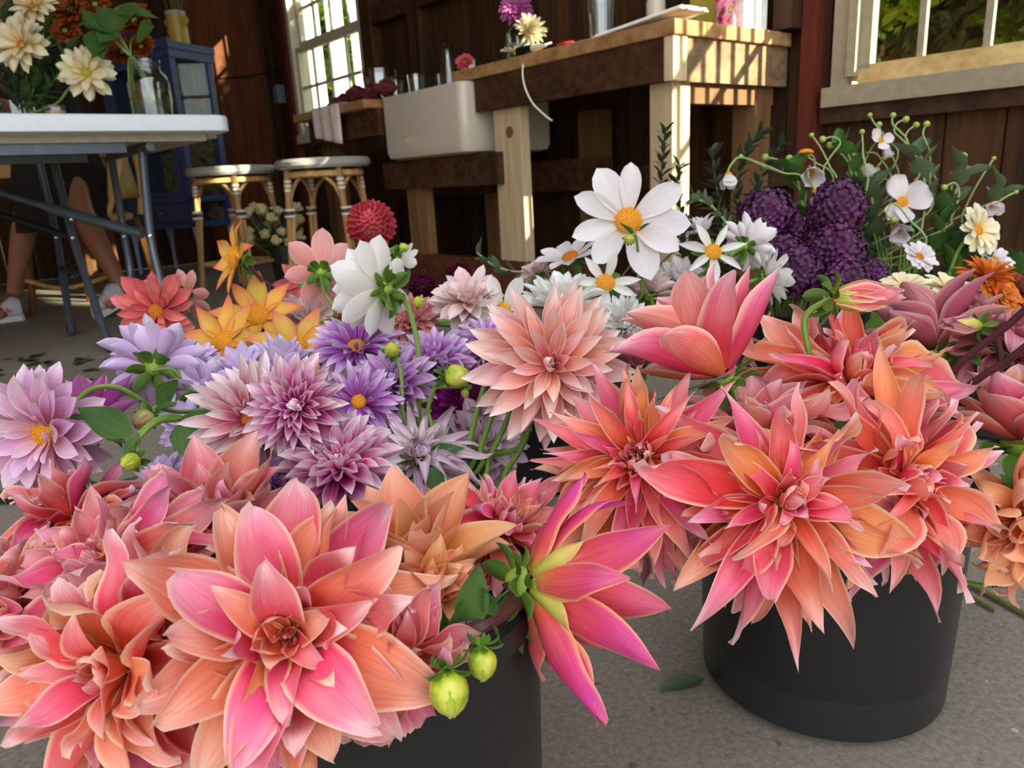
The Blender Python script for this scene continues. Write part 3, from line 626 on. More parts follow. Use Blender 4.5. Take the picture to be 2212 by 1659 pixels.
# ------------------------------------------------------------------ rattan chair with yellow weave
M_YW = weave('yellow_weave', '6A4A14', 'D8B050')
cc = fl(D(205, 600, 3.62))
t = thing('rattan_chair', 'brown rattan chair with yellow woven seat behind the folding table', 'chair', cc)
ux = V3((1, 0, 0)); uy = V3((0.15, .99, 0)); uz = V3((0, 0, 1))
MB().lathe([(0, .43), (.17, .435), (.2, .425), (.2, .40), (.17, .395), (0, .40)], cc, seg=24).build('seat', M_YW, t)
MB().lathe([(.185, .44), (.215, .43), (.215, .405), (.185, .395)], cc, seg=24).build('seat_rim', M_RAT, t)
for (a, c) in ((-.16, -.15), (.16, -.15), (-.15, .16), (.15, .16)): MB().tube([cc + ux * a + uy * c + uz * .41, cc + ux * a * 1.2 + uy * c * 1.2 + uz * .001], .016, 8).build('leg', wood('brown_cane', '4E2E14', '8A5A2A', 'z'), t)
MB().tube(spline([cc + ux * .20 - uy * .13 + uz * .42, cc + ux * .24 - uy * .05 + uz * .62, cc + ux * .23 + uy * .06 + uz * .80, cc + ux * .18 + uy * .2 + uz * .62, cc + ux * .15 + uy * .2 + uz * .42], 6), .014, 8).build('back_frame', M_RAT, t)
m = MB(); 
for i in range(7):
    for j in range(6):
        u = (i / 6 - .5); v = j / 5; m.v.append(cc + ux * (.215 + .03 * (1 - 4 * u * u)) + uy * (u * .24 * (1 - .5 * v)) + uz * (.50 + v * .22))
for i in range(6):
    for j in range(5): k = i * 6 + j; m.f.append((k, k + 6, k + 7, k + 1))
o = m.build('back_panel', M_YW, t); md = o.modifiers.new('s', 'SOLIDIFY'); md.thickness = .012
MB().tube(spline([cc - ux * .19 - uy * .18 + uz * .16, cc - uy * .21 + uz * .12, cc + ux * .19 - uy * .18 + uz * .16], 5), .010, 8).build('stretcher', M_RAT, t)

# ------------------------------------------------------------------ person beyond the table
M_SKIN = plain('skin', '9A6A4E', 0.5, var=.04)
def skin_obj(name, chains, mat, parent, root=0, sub=2):
    vs, rs, es = [], [], []
    idx = {}
    def vid(p, r):
        k = tuple(round(x, 4) for x in p)
        if k not in idx: idx[k] = len(vs); vs.append(p); rs.append(r)
        return idx[k]
    for ch in chains:
        ids = [vid(p, r) for (p, r) in ch]
        for a, b_ in zip(ids, ids[1:]):
            if a != b_: es.append((a, b_))
    off = WLOC[parent.name] if parent else V3((0, 0, 0))
    me = bpy.data.meshes.new(name); me.from_pydata([V3(v) - off for v in vs], es, []); o = bpy.data.objects.new(name, me); COL.objects.link(o)
    md = o.modifiers.new('skin', 'SKIN')
    for i, r in enumerate(rs):
        sv = me.skin_vertices[0].data[i]; sv.radius = (r, r); sv.use_root = (i == root)
    md.use_smooth_shade = True; s2 = o.modifiers.new('sub', 'SUBSURF'); s2.levels = s2.render_levels = sub
    me.materials.append(mat)
    if parent: o.parent = parent; WLOC[o.name] = off
    return o
pel = D(112, 300, 3.36); pel.z = .86; fwd = V3((-1, -.05, 0)).normalized(); side = V3((-fwd.y, fwd.x, 0))
aL = ZP(30, 640, .09); kL = D(58, 455, 3.36); aR = D(266, 625, 3.30); kR = D(172, 452, 3.28)
tL = ZP(-6, 684, .035); tR = D(228, 668, 3.26)
hL = pel + side * .09 - V3((0, 0, .06)); hR = pel - side * .09 - V3((0, 0, .06))
ch = pel + V3((0, 0, .26)); nk = pel + V3((0, 0, .50)) + fwd * .02; hd = nk + V3((0, 0, .12)) + fwd * .04; cr = hd + V3((0, 0, .13))
pt = thing('person', 'person with bare legs, dark floral dress and white pink sneakers beyond the table', 'person', V3((pel.x, pel.y, 0)))
chains = [[(pel, .12), (pel + V3((0, 0, .12)), .10), (ch, .115), (pel + V3((0, 0, .42)), .09), (nk, .045), (hd, .075), (cr, .07)],
          [(pel, .12), (hL, .085), (hL.lerp(kL, .5), .075), (kL, .052), (kL.lerp(aL, .3), .054), (aL, .032), (tL.lerp(aL, .4), .034), (tL, .028)],
          [(pel, .12), (hR, .085), (hR.lerp(kR, .5), .075), (kR, .052), (kR.lerp(aR, .3), .054), (aR, .032), (tR.lerp(aR, .4), .034), (tR, .028)]]
for sg in (1, -1):
    sh = pel + V3((0, 0, .41)) + side * .16 * sg; el = sh + side * .05 * sg + V3((0, 0, -.25)) + fwd * .04; wr = el + fwd * .2 + V3((0, 0, -.06)); pm = wr + fwd * .05
    chains.append([(pel + V3((0, 0, .42)), .09), (sh, .052), (el, .036), (wr, .024), (pm, .028)])
    for q in range(4):
        f0 = pm + side * (.018 * (q - 1.5)) + fwd * .035; chains.append([(pm, .028), (f0, .009), (f0 + fwd * .03 - V3((0, 0, .008)), .008), (f0 + fwd * .045 - V3((0, 0, .025)), .007)])
    f0 = wr + fwd * .03 - side * .028 * sg; chains.append([(wr, .024), (f0, .01), (f0 + fwd * .03 - V3((0, 0, .012)), .008)])
skin_obj('body', chains, M_SKIN, pt)
def dressmat():
    t = NT('dark_floral_cotton'); t.b.inputs['Roughness'].default_value = .9
    vo = t.n('ShaderNodeTexVoronoi'); vo.inputs['Scale'].default_value = 14; t.l(t.geo(), vo.inputs['Vector'])
    c = t.mix(t.ramp(vo.outputs['Distance'], [(.12, (1, 1, 1, 1)), (.22, (0, 0, 0, 1))]), '15100E', '6E1A1E'); t.l(c, t.b.inputs['Base Color']); return t.m
M_DRESS = dressmat()
m = MB(); NS = 28; rings = [(.55, .13, .10), (.40, .19, .12), (.24, .16, .13), (.10, .15, .13), (0, .17, .15), (-.2, .23, .18), (-.42, .27, .2)]
for (dz, a, c_) in rings:
    for j in range(NS):
        w = 2 * pi * j / NS; k = 1 + (.07 * sin(w * 7) if dz < 0 else 0); m.v.append(pel + side * a * k * sin(w) + fwd * c_ * k * cos(w) + V3((0, 0, dz - .06)))
for i in range(len(rings) - 1):
    for j in range(NS): m.f.append((i * NS + j, (i + 1) * NS + j, (i + 1) * NS + (j + 1) % NS, i * NS + (j + 1) % NS))
m.build('dress', M_DRESS, pt)
blob('hair', hd + V3((0, 0, .05)) - fwd * .03, .10, .09, .12, plain('dark_hair', '2A1A10', 0.6), pt, 3, .05)
M_SHOE = plain('white_knit', 'C9C6C8', 0.7); M_SOLE = plain('white_sole', 'DAD8D6', 0.6); M_SHP = plain('pink_flash', 'D88A9A', 0.6)
def shoe(heel, toe, up):
    d = (toe - heel); L = d.length; d.normalize(); sd = d.cross(up).normalized(); u = sd.cross(d)
    sh = MB(); N = 12; prof = [(0.0, .028, .075), (.1, .034, .085), (.25, .036, .09), (.4, .037, .075), (.6, .042, .055), (.8, .042, .045), (.93, .032, .036), (1.0, .012, .02)]
    for (x, w, h) in prof:
        for j in range(N): a = 2 * pi * j / N; sh.v.append(heel + d * (x * L) + sd * w * cos(a) + u * (.018 + h * .5 + h * .5 * sin(a)))
    for i in range(len(prof) - 1):
        for j in range(N): sh.f.append((i * N + j, i * N + (j + 1) % N, (i + 1) * N + (j + 1) % N, (i + 1) * N + j))
    sh.f.append(tuple(reversed(range(N)))); o = sh.build('sneaker', M_SHOE, pt)
    so = MB(); pr = [(-.03, .026), (.05, .037), (.3, .036), (.45, .036), (.65, .046), (.85, .045), (.97, .03), (1.03, .012)]
    for (x, w) in pr:
        for (a, z) in ((-w, 0), (-w * 1.05, .024), (w * 1.05, .024), (w, 0)): so.v.append(heel + d * (x * L) + sd * a + u * z)
    for i in range(len(pr) - 1):
        for j in range(4): so.f.append((i * 4 + j, (i + 1) * 4 + j, (i + 1) * 4 + (j + 1) % 4, i * 4 + (j + 1) % 4))
    so.f += [(0, 1, 2, 3), tuple((len(pr) - 1) * 4 + j for j in (3, 2, 1, 0))]; so.build('sole', M_SOLE, o)
    for sg in (-1, 1): MB().tube([heel + d * (L * .28) + sd * .037 * sg + u * .045, heel + d * (L * .42) + sd * .0385 * sg + u * .055, heel + d * (L * .58) + sd * .041 * sg + u * .05], [.004, .011, .006], 6).build('flash', M_SHP, o)
shoe(ZP(52, 690, 0.001), ZP(-28, 700, 0.001), V3((0, 0, 1)))
shoe(D(281, 650, 3.32), ZP(207, 688, 0.001), V3((.35, 0, 1)).normalized())

# ================================================================== FLOWERS
def petal_mesh(name, mat, hw, vm=.55, p=1.7, q=.95, b0=.3, th0=0., th1=0., tip=0., cup=.3, wave=.0, twist=0., fold=0., ph=0., nu=7, nv=11, notch=0., sb=0., roll=0.):
    vs, fs, uvs = [], [], []
    x = z = 0.0; pv = 0.0
    for i in range(nv):
        v = i / (nv - 1)
        if v < vm: w = b0 + (1 - b0) * sin(pi / 2 * v / vm)
        else: xx = (v - vm) / (1 - vm); w = max(0.0, 1 - xx ** p) ** q
        w = hw * max(w, .012)
        sm = max(0, (v - .58) / .42); sm = sm * sm * (3 - 2 * sm)
        th = th0 + th1 * v + tip * sm + sb * sin(2 * pi * v) + roll * max(0, (v - .82) / .18) ** 1.5
        x += cos(th) * (v - pv); z += sin(th) * (v - pv); pv = v
        tw = twist * v ** 1.4
        for j in range(nu):
            t = 2 * j / (nu - 1) - 1
            yy = w * t * (1 - .28 * min(1.2, abs(cup)) * t * t)
            zz = cup * w * t * t + wave * hw * sin(v * 9 + ph + (1.7 if t > 0 else 0)) * abs(t) ** 1.5 * min(1, v * 2) - fold * w * (1 - abs(t)) * .5
            y2 = yy * cos(tw) - zz * sin(tw); z2 = yy * sin(tw) + zz * cos(tw)
            dv = -notch * (1 - abs(t)) * (1 if i == nv - 1 else 0)
            vs.append((x - sin(th) * z2 + dv, y2, z + cos(th) * z2)); uvs.append(((t + 1) / 2, v))
    for i in range(nv - 1):
        for j in range(nu - 1): k = i * nu + j; fs.append((k, k + 1, k + nu + 1, k + nu))
    me = bpy.data.meshes.new(name); me.from_pydata(vs, [], fs); ul = me.uv_layers.new(name='UVMap')
    li = [l.vertex_index for l in me.loops]
    ul.data.foreach_set('uv', [c for k in li for c in uvs[k]])
    me.polygons.foreach_set('use_smooth', [True] * len(me.polygons)); me.materials.append(mat); me.update(); return me
U = lambda r, a: r.uniform(*a) if isinstance(a, tuple) else a
STY = {
 'big_in':  dict(hw=(.24, .34), vm=.5, p=1.9, q=.85, b0=.45, th0=0, th1=(.3, 1.4), tip=(-1.6, 1.0), cup=(.35, .8), wave=(.05, .25), twist=(-.6, .6), sb=(-.5, .5), roll=(-2.5, 1.)),
 'big_mid': dict(hw=(.18, .26), vm=.5, p=1.6, q=1.0, b0=.38, th0=0, th1=(-.3, .9), tip=(-1.4, 1.2), cup=(.2, .8), wave=(.1, .4), twist=(-.8, .8), sb=(-.6, .6), roll=(-1.6, 1.2)),
 'big_out': dict(hw=(.14, .21), vm=.46, p=1.5, q=1.05, b0=.36, th0=0, th1=(-.8, .4), tip=(-1.2, 1.3), cup=(.15, .7), wave=(.15, .5), twist=(-1.0, 1.0), sb=(-.6, .6), roll=(-1.2, 1.6)),
 'wide':    dict(hw=(.18, .26), vm=.52, p=1.7, q=.92, b0=.34, th0=0, th1=(-.4, .8), tip=(-1.2, 1.1), cup=(.2, .8), wave=(.1, .35), twist=(-.6, .6), sb=(-.5, .5), roll=(-1.8, 1.6)),
 'side': dict(hw=(.16, .21), vm=.5, p=1.5, q=1.0, b0=.36, th0=-.1, th1=(-.3, .5), tip=(-.5, .8), cup=(.2, .6), wave=(.05, .2), twist=(-.4, .4), sb=(-.2, .2)),
 'spk_in':  dict(hw=(.20, .28), vm=.5, p=1.5, q=1.0, b0=.45, th0=0, th1=(.3, 1.2), tip=(-1.5, 1.0), cup=(.5, .9), wave=.1, twist=(-.6, .6), sb=(-.5, .5)),
 'spk_mid': dict(hw=(.11, .16), vm=.40, p=1.35, q=1.1, b0=.5, th0=0, th1=(-.3, .7), tip=(-.9, .9), cup=(.4, 1.), wave=(.1, .4), twist=(-1.1, 1.1), sb=(-.5, .5), roll=(-1, 1.)),
 'spk_out': dict(hw=(.10, .145), vm=.42, p=1.4, q=1.1, b0=.5, th0=0, th1=(-.6, .3), tip=(-.9, .9), cup=(.3, .9), wave=(.15, .45), twist=(-1.2, 1.2), sb=(-.5, .5), roll=(-1, 1.)),
 'blush':   dict(hw=(.145, .18), vm=.58, p=1.7, q=.9, b0=.3, th0=0, th1=(.0, .4), tip=(-.25, .15), cup=(.5, .9), wave=.02, twist=(-.15, .15)),
 'blush_in':dict(hw=(.18, .24), vm=.55, p=1.7, q=.9, b0=.4, th0=0, th1=(.4, 1.2), tip=(-.3, .4), cup=(.6, 1.0), wave=.04, twist=(-.3, .3)),
 'decor':   dict(hw=(.16, .20), vm=.62, p=1.9, q=.8, b0=.32, th0=0, th1=(.1, .55), tip=(-.3, .1), cup=(.7, 1.2), wave=.03, twist=(-.15, .15)),
 'decor_in':dict(hw=(.26, .34), vm=.6, p=1.9, q=.8, b0=.45, th0=0, th1=(.6, 1.3), tip=.2, cup=(.8, 1.2), wave=.0, twist=0.),
 'soft':    dict(hw=(.19, .24), vm=.62, p=2.0, q=.75, b0=.3, th0=0, th1=(-.2, .5), tip=(-.4, .3), cup=(.3, .7), wave=(.02, .1), twist=(-.2, .2)),
 'cupp':    dict(hw=(.25, .33), vm=.5, p=1.6, q=.95, b0=.35, th0=-.25, th1=(.25, .7), tip=(-.8, .1), cup=(.4, .7), wave=(.02, .1), twist=(-.2, .2)),
 'single':  dict(hw=(.25, .30), vm=.6, p=2.0, q=.72, b0=.4, th0=0, th1=(-.15, .25), tip=(-.3, .1), cup=(.1, .35), wave=.04, twist=(-.12, .12)),
 'orchid':  dict(hw=(.23, .28), vm=.42, p=1.35, q=1.0, b0=.55, th0=0, th1=(-.2, .3), tip=(-.6, .2), cup=(.1, .4), wave=.06, twist=(-.25, .25)),
 'star':    dict(hw=(.16, .20), vm=.5, p=1.6, q=.95, b0=.45, th0=0, th1=(-.2, .2), tip=(-.3, .3), cup=(.3, .8), wave=.03, twist=(-.2, .2)),
 'anem':    dict(hw=(.40, .47), vm=.6, p=2.4, q=.55, b0=.3, th0=0, th1=(.1, .6), tip=(-.3, .2), cup=(.2, .45), wave=(.05, .16), twist=(-.1, .1)),
 'zin':     dict(hw=(.22, .26), vm=.7, p=2.6, q=.55, b0=.45, th0=0, th1=(-.3, .1), tip=-.2, cup=.2, wave=.03, twist=0., notch=.03),
 'ball':    dict(hw=(.42, .50), vm=.55, p=2.0, q=.7, b0=.55, th0=0, th1=(.5, .9), tip=.2, cup=(.8, 1.1), wave=0., twist=0.),
 'budp':    dict(hw=(.22, .27), vm=.45, p=1.5, q=1.0, b0=.55, th0=0, th1=(1.0, 1.25), tip=(-.3, .1), cup=(.7, 1.), wave=.03, twist=(-.1, .1)),
 'budseg':  dict(hw=(.155, .165), vm=.5, p=2.2, q=.8, b0=.3, th0=.02, th1=(2.85, 2.95), tip=0., cup=1.0, wave=.0, twist=0.),
 'bract':   dict(hw=(.26, .32), vm=.5, p=1.9, q=.8, b0=.4, th0=0, th1=(-.8, .2), tip=(-.4, .2), cup=(.2, .5), wave=.03, twist=0.),
 'spoon':   dict(hw=(.13, .16), vm=.6, p=1.9, q=.8, b0=.3, th0=0, th1=(-.2, .4), tip=(-.4, .2), cup=(.5, 1.0), wave=.03, twist=(-.2, .2)),
}
PS = {}
def pset(style, mat, nvar=6):
    k = (style, mat.name)
    if k not in PS:
        r = random.Random(hash(style) % 1 + len(PS) * 7 + 3); st = STY[style]; PS[k] = []
        fine = style[:3] in ('big', 'spk', 'cup', 'wid', 'sid')
        for i in range(nvar + (4 if fine else 0)):
            kw = {a: U(r, b) for a, b in st.items()}; kw['ph'] = r.uniform(0, 6)
            PS[k].append(petal_mesh('petal_' + style, mat, nu=9 if fine else 5, nv=15 if fine else 9, **kw))
    return PS[k]
def place(name, me, parent, pos, xd, zd, L, wk=1.0):
    xd = xd.normalized(); yd = zd.cross(xd).normalized(); zz = xd.cross(yd)
    o = bpy.data.objects.new(name, me); COL.objects.link(o); o.parent = parent
    p = pos - WLOC[parent.name]
    o.matrix_basis = Matrix(((xd.x * L, yd.x * L * wk, zz.x * L, p.x), (xd.y * L, yd.y * L * wk, zz.y * L, p.y), (xd.z * L, yd.z * L * wk, zz.z * L, p.z), (0, 0, 0, 1)))
    WLOC[o.name] = WLOC[parent.name]; return o
def frame(ax):
    ax = ax.normalized(); a = ax.orthogonal().normalized(); return ax, a, ax.cross(a)
def ringp(name, parent, c, ax, n, tilt, L, rb, h, meshes, r, phase=0., jt=7., jl=.1, wk=1., arc=None, ja=.25, grav=0.):
    """one whorl of petals: n petals leaning tilt degrees away from the axis"""
    ax, a, b = frame(ax)
    for k in range(n):
        if arc: az = arc[0] + (arc[1] - arc[0]) * (k + .5) / n
        else: az = phase + 2 * pi * (k + r.uniform(-ja, ja)) / n
        rd = a * cos(az) + b * sin(az); tl = rad(tilt + r.uniform(-jt, jt))
        xd = ax * cos(tl) + rd * sin(tl); zd = ax * sin(tl) - rd * cos(tl)
        if grav: xd = (xd - V3((0, 0, grav * r.uniform(.5, 1.5) * max(0., sin(tl))))).normalized()
        place(name, r.choice(meshes), parent, c + ax * h + rd * rb, xd, zd, L * r.uniform(1 - jl, 1 + jl), wk * r.uniform(.9, 1.1))
LAY = {  # petals, tilt, length, base radius, base height, style
 'dinner': [(5, 22, .17, .04, .05, 'spk_in'), (6, 42, .42, .05, .04, 'big_in'), (8, 54, .66, .06, .02, 'wide'), (10, 68, .86, .07, .0, 'wide'), (12, 81, 1., .08, -.03, 'wide'), (14, 94, 1.05, .08, -.06, 'big_out'), (14, 110, 1., .07, -.09, 'wide')],
 'dinner_full': [(6, 8, .2, .03, .06, 'spk_in'), (8, 24, .32, .05, .05, 'big_in'), (10, 40, .5, .06, .03, 'big_mid'), (11, 54, .7, .07, .02, 'big_mid'), (12, 68, .88, .07, .0, 'big_out'), (13, 82, 1., .08, -.03, 'big_out'), (14, 97, 1., .08, -.06, 'big_out'), (12, 116, .95, .07, -.09, 'big_out')],
 'spiky': [(9, 8, .14, .04, .08, 'spk_in'), (11, 24, .20, .07, .07, 'spk_in'), (12, 38, .30, .08, .05, 'spk_in'), (13, 50, .5, .08, .03, 'spk_mid'), (15, 62, .74, .08, .01, 'spk_mid'), (16, 74, .92, .08, -.02, 'spk_out'), (17, 86, 1.05, .08, -.04, 'spk_out'), (17, 98, 1.05, .08, -.07, 'spk_out'), (14, 114, 1., .07, -.1, 'big_out')],
 'spikewide': [(5, 10, .2, .03, .06, 'spk_in'), (7, 28, .32, .05, .05, 'big_in'), (9, 46, .52, .06, .03, 'big_mid'), (11, 58, .74, .07, .01, 'spk_mid'), (14, 70, .92, .08, -.02, 'big_out'), (15, 82, 1.05, .08, -.04, 'spk_out'), (16, 94, 1.08, .08, -.06, 'big_out'), (14, 110, 1.02, .07, -.09, 'spk_out')],
 'blush': [(4, 14, .26, .03, .05, 'blush_in'), (6, 36, .42, .05, .03, 'blush_in'), (9, 52, .62, .06, .02, 'blush'), (12, 64, .8, .07, .0, 'blush'), (14, 76, .93, .08, -.02, 'blush'), (15, 87, 1., .08, -.05, 'blush'), (14, 100, 1., .08, -.08, 'blush')],
 'decor': [(7, 3, .34, .06, .06, 'decor_in'), (9, 14, .38, .10, .04, 'decor_in'), (11, 32, .52, .12, .02, 'decor'), (13, 48, .66, .12, .0, 'decor'), (15, 62, .80, .12, -.02, 'decor'), (16, 76, .9, .12, -.05, 'decor'), (16, 90, .98, .12, -.08, 'decor'), (15, 106, .95, .1, -.1, 'decor')],
 'decor_open': [(6, 14, .34, .05, .05, 'decor_in'), (8, 30, .5, .08, .03, 'decor'), (10, 44, .7, .10, .01, 'decor'), (12, 58, .88, .12, -.02, 'decor'), (14, 72, 1., .12, -.04, 'decor'), (14, 88, 1., .12, -.06, 'decor'), (12, 106, .95, .1, -.08, 'decor')],
 'disc_decor': [(10, 38, .55, .2, .02, 'spoon'), (12, 56, .75, .2, .0, 'spoon'), (14, 72, .9, .2, -.02, 'spoon'), (14, 86, 1., .2, -.04, 'spoon'), (13, 102, .95, .18, -.06, 'spoon')],
 'soft': [(6, 22, .5, .06, .04, 'soft'), (8, 42, .72, .08, .02, 'soft'), (10, 60, .9, .1, .0, 'soft'), (11, 76, 1., .1, -.03, 'soft'), (11, 94, .98, .1, -.06, 'soft')],
 'soft_full': [(6, 30, .45, .16, .04, 'soft'), (8, 48, .65, .16, .02, 'soft'), (10, 64, .85, .16, .0, 'soft'), (12, 80, 1., .16, -.03, 'soft'), (12, 96, 1., .14, -.05, 'soft'), (10, 114, .95, .12, -.08, 'soft')],
 'soft_disc': [(7, 45, .6, .16, .02, 'soft'), (9, 62, .85, .16, .0, 'soft'), (10, 80, 1., .16, -.03, 'soft'), (10, 98, .95, .14, -.05, 'soft')],
 'cup': [(4, 12, .8, .05, .03, 'cupp'), (5, 26, .98, .07, .0, 'cupp'), (6, 44, 1., .08, -.02, 'cupp'), (5, 66, .95, .08, -.04, 'cupp')],
 'cupfull': [(5, 10, .5, .04, .04, 'big_in'), (6, 24, .75, .06, .02, 'cupp'), (8, 42, .95, .08, .0, 'cupp'), (9, 60, 1., .08, -.02, 'big_mid'), (9, 80, 1., .08, -.05, 'big_out'), (8, 100, .9, .08, -.08, 'big_out')],
 'side': [(4, 16, .8, .06, .03, 'side'), (5, 32, .95, .08, .0, 'side'), (6, 50, 1., .08, -.02, 'side'), (5, 68, .95, .08, -.04, 'side')],
 'single8': [(8, 80, 1., .2, 0, 'single')], 'single9': [(9, 80, 1., .2, 0, 'single')], 'cupr': [(4, 10, .85, .05, .03, 'cupp'), (5, 24, 1., .07, .0, 'cupp'), (6, 40, 1., .08, -.02, 'cupp'), (4, 54, .95, .08, -.04, 'cupp')],
 'orchid': [(8, 80, 1., .17, 0, 'orchid')], 'star': [(7, 78, 1., .17, 0, 'star')],
 'back8': [(8, 76, 1., .1, 0, 'single')], 'backfull': [(8, 50, .8, .1, .03, 'soft'), (10, 66, .95, .1, .0, 'soft'), (11, 82, 1., .1, -.03, 'soft'), (9, 98, .9, .08, -.05, 'soft')],
 'backwhite': [(7, 40, .85, .08, .03, 'single'), (8, 62, 1., .1, 0, 'single'), (8, 80, .95, .1, -.03, 'single')],
 'anem': [(3, 76, 1., .1, .01, 'anem'), (3, 86, 1., .1, -.01, 'anem')], 'anem_nod': [(3, 30, 1., .08, .01, 'anem'), (3, 42, 1., .08, -.01, 'anem')],
 'zin': [(10, 62, .8, .22, .03, 'zin'), (13, 78, 1., .24, 0, 'zin')], 'zinfull': [(12, 40, .6, .2, .05, 'zin'), (14, 58, .8, .22, .02, 'zin'), (16, 76, 1., .22, 0, 'zin')],
 'quill': [(10, 15, .4, .06, .05, 'spoon'), (14, 40, .7, .1, .03, 'spoon'), (16, 62, .9, .12, 0, 'spoon'), (16, 85, 1., .12, -.03, 'spoon')],
}
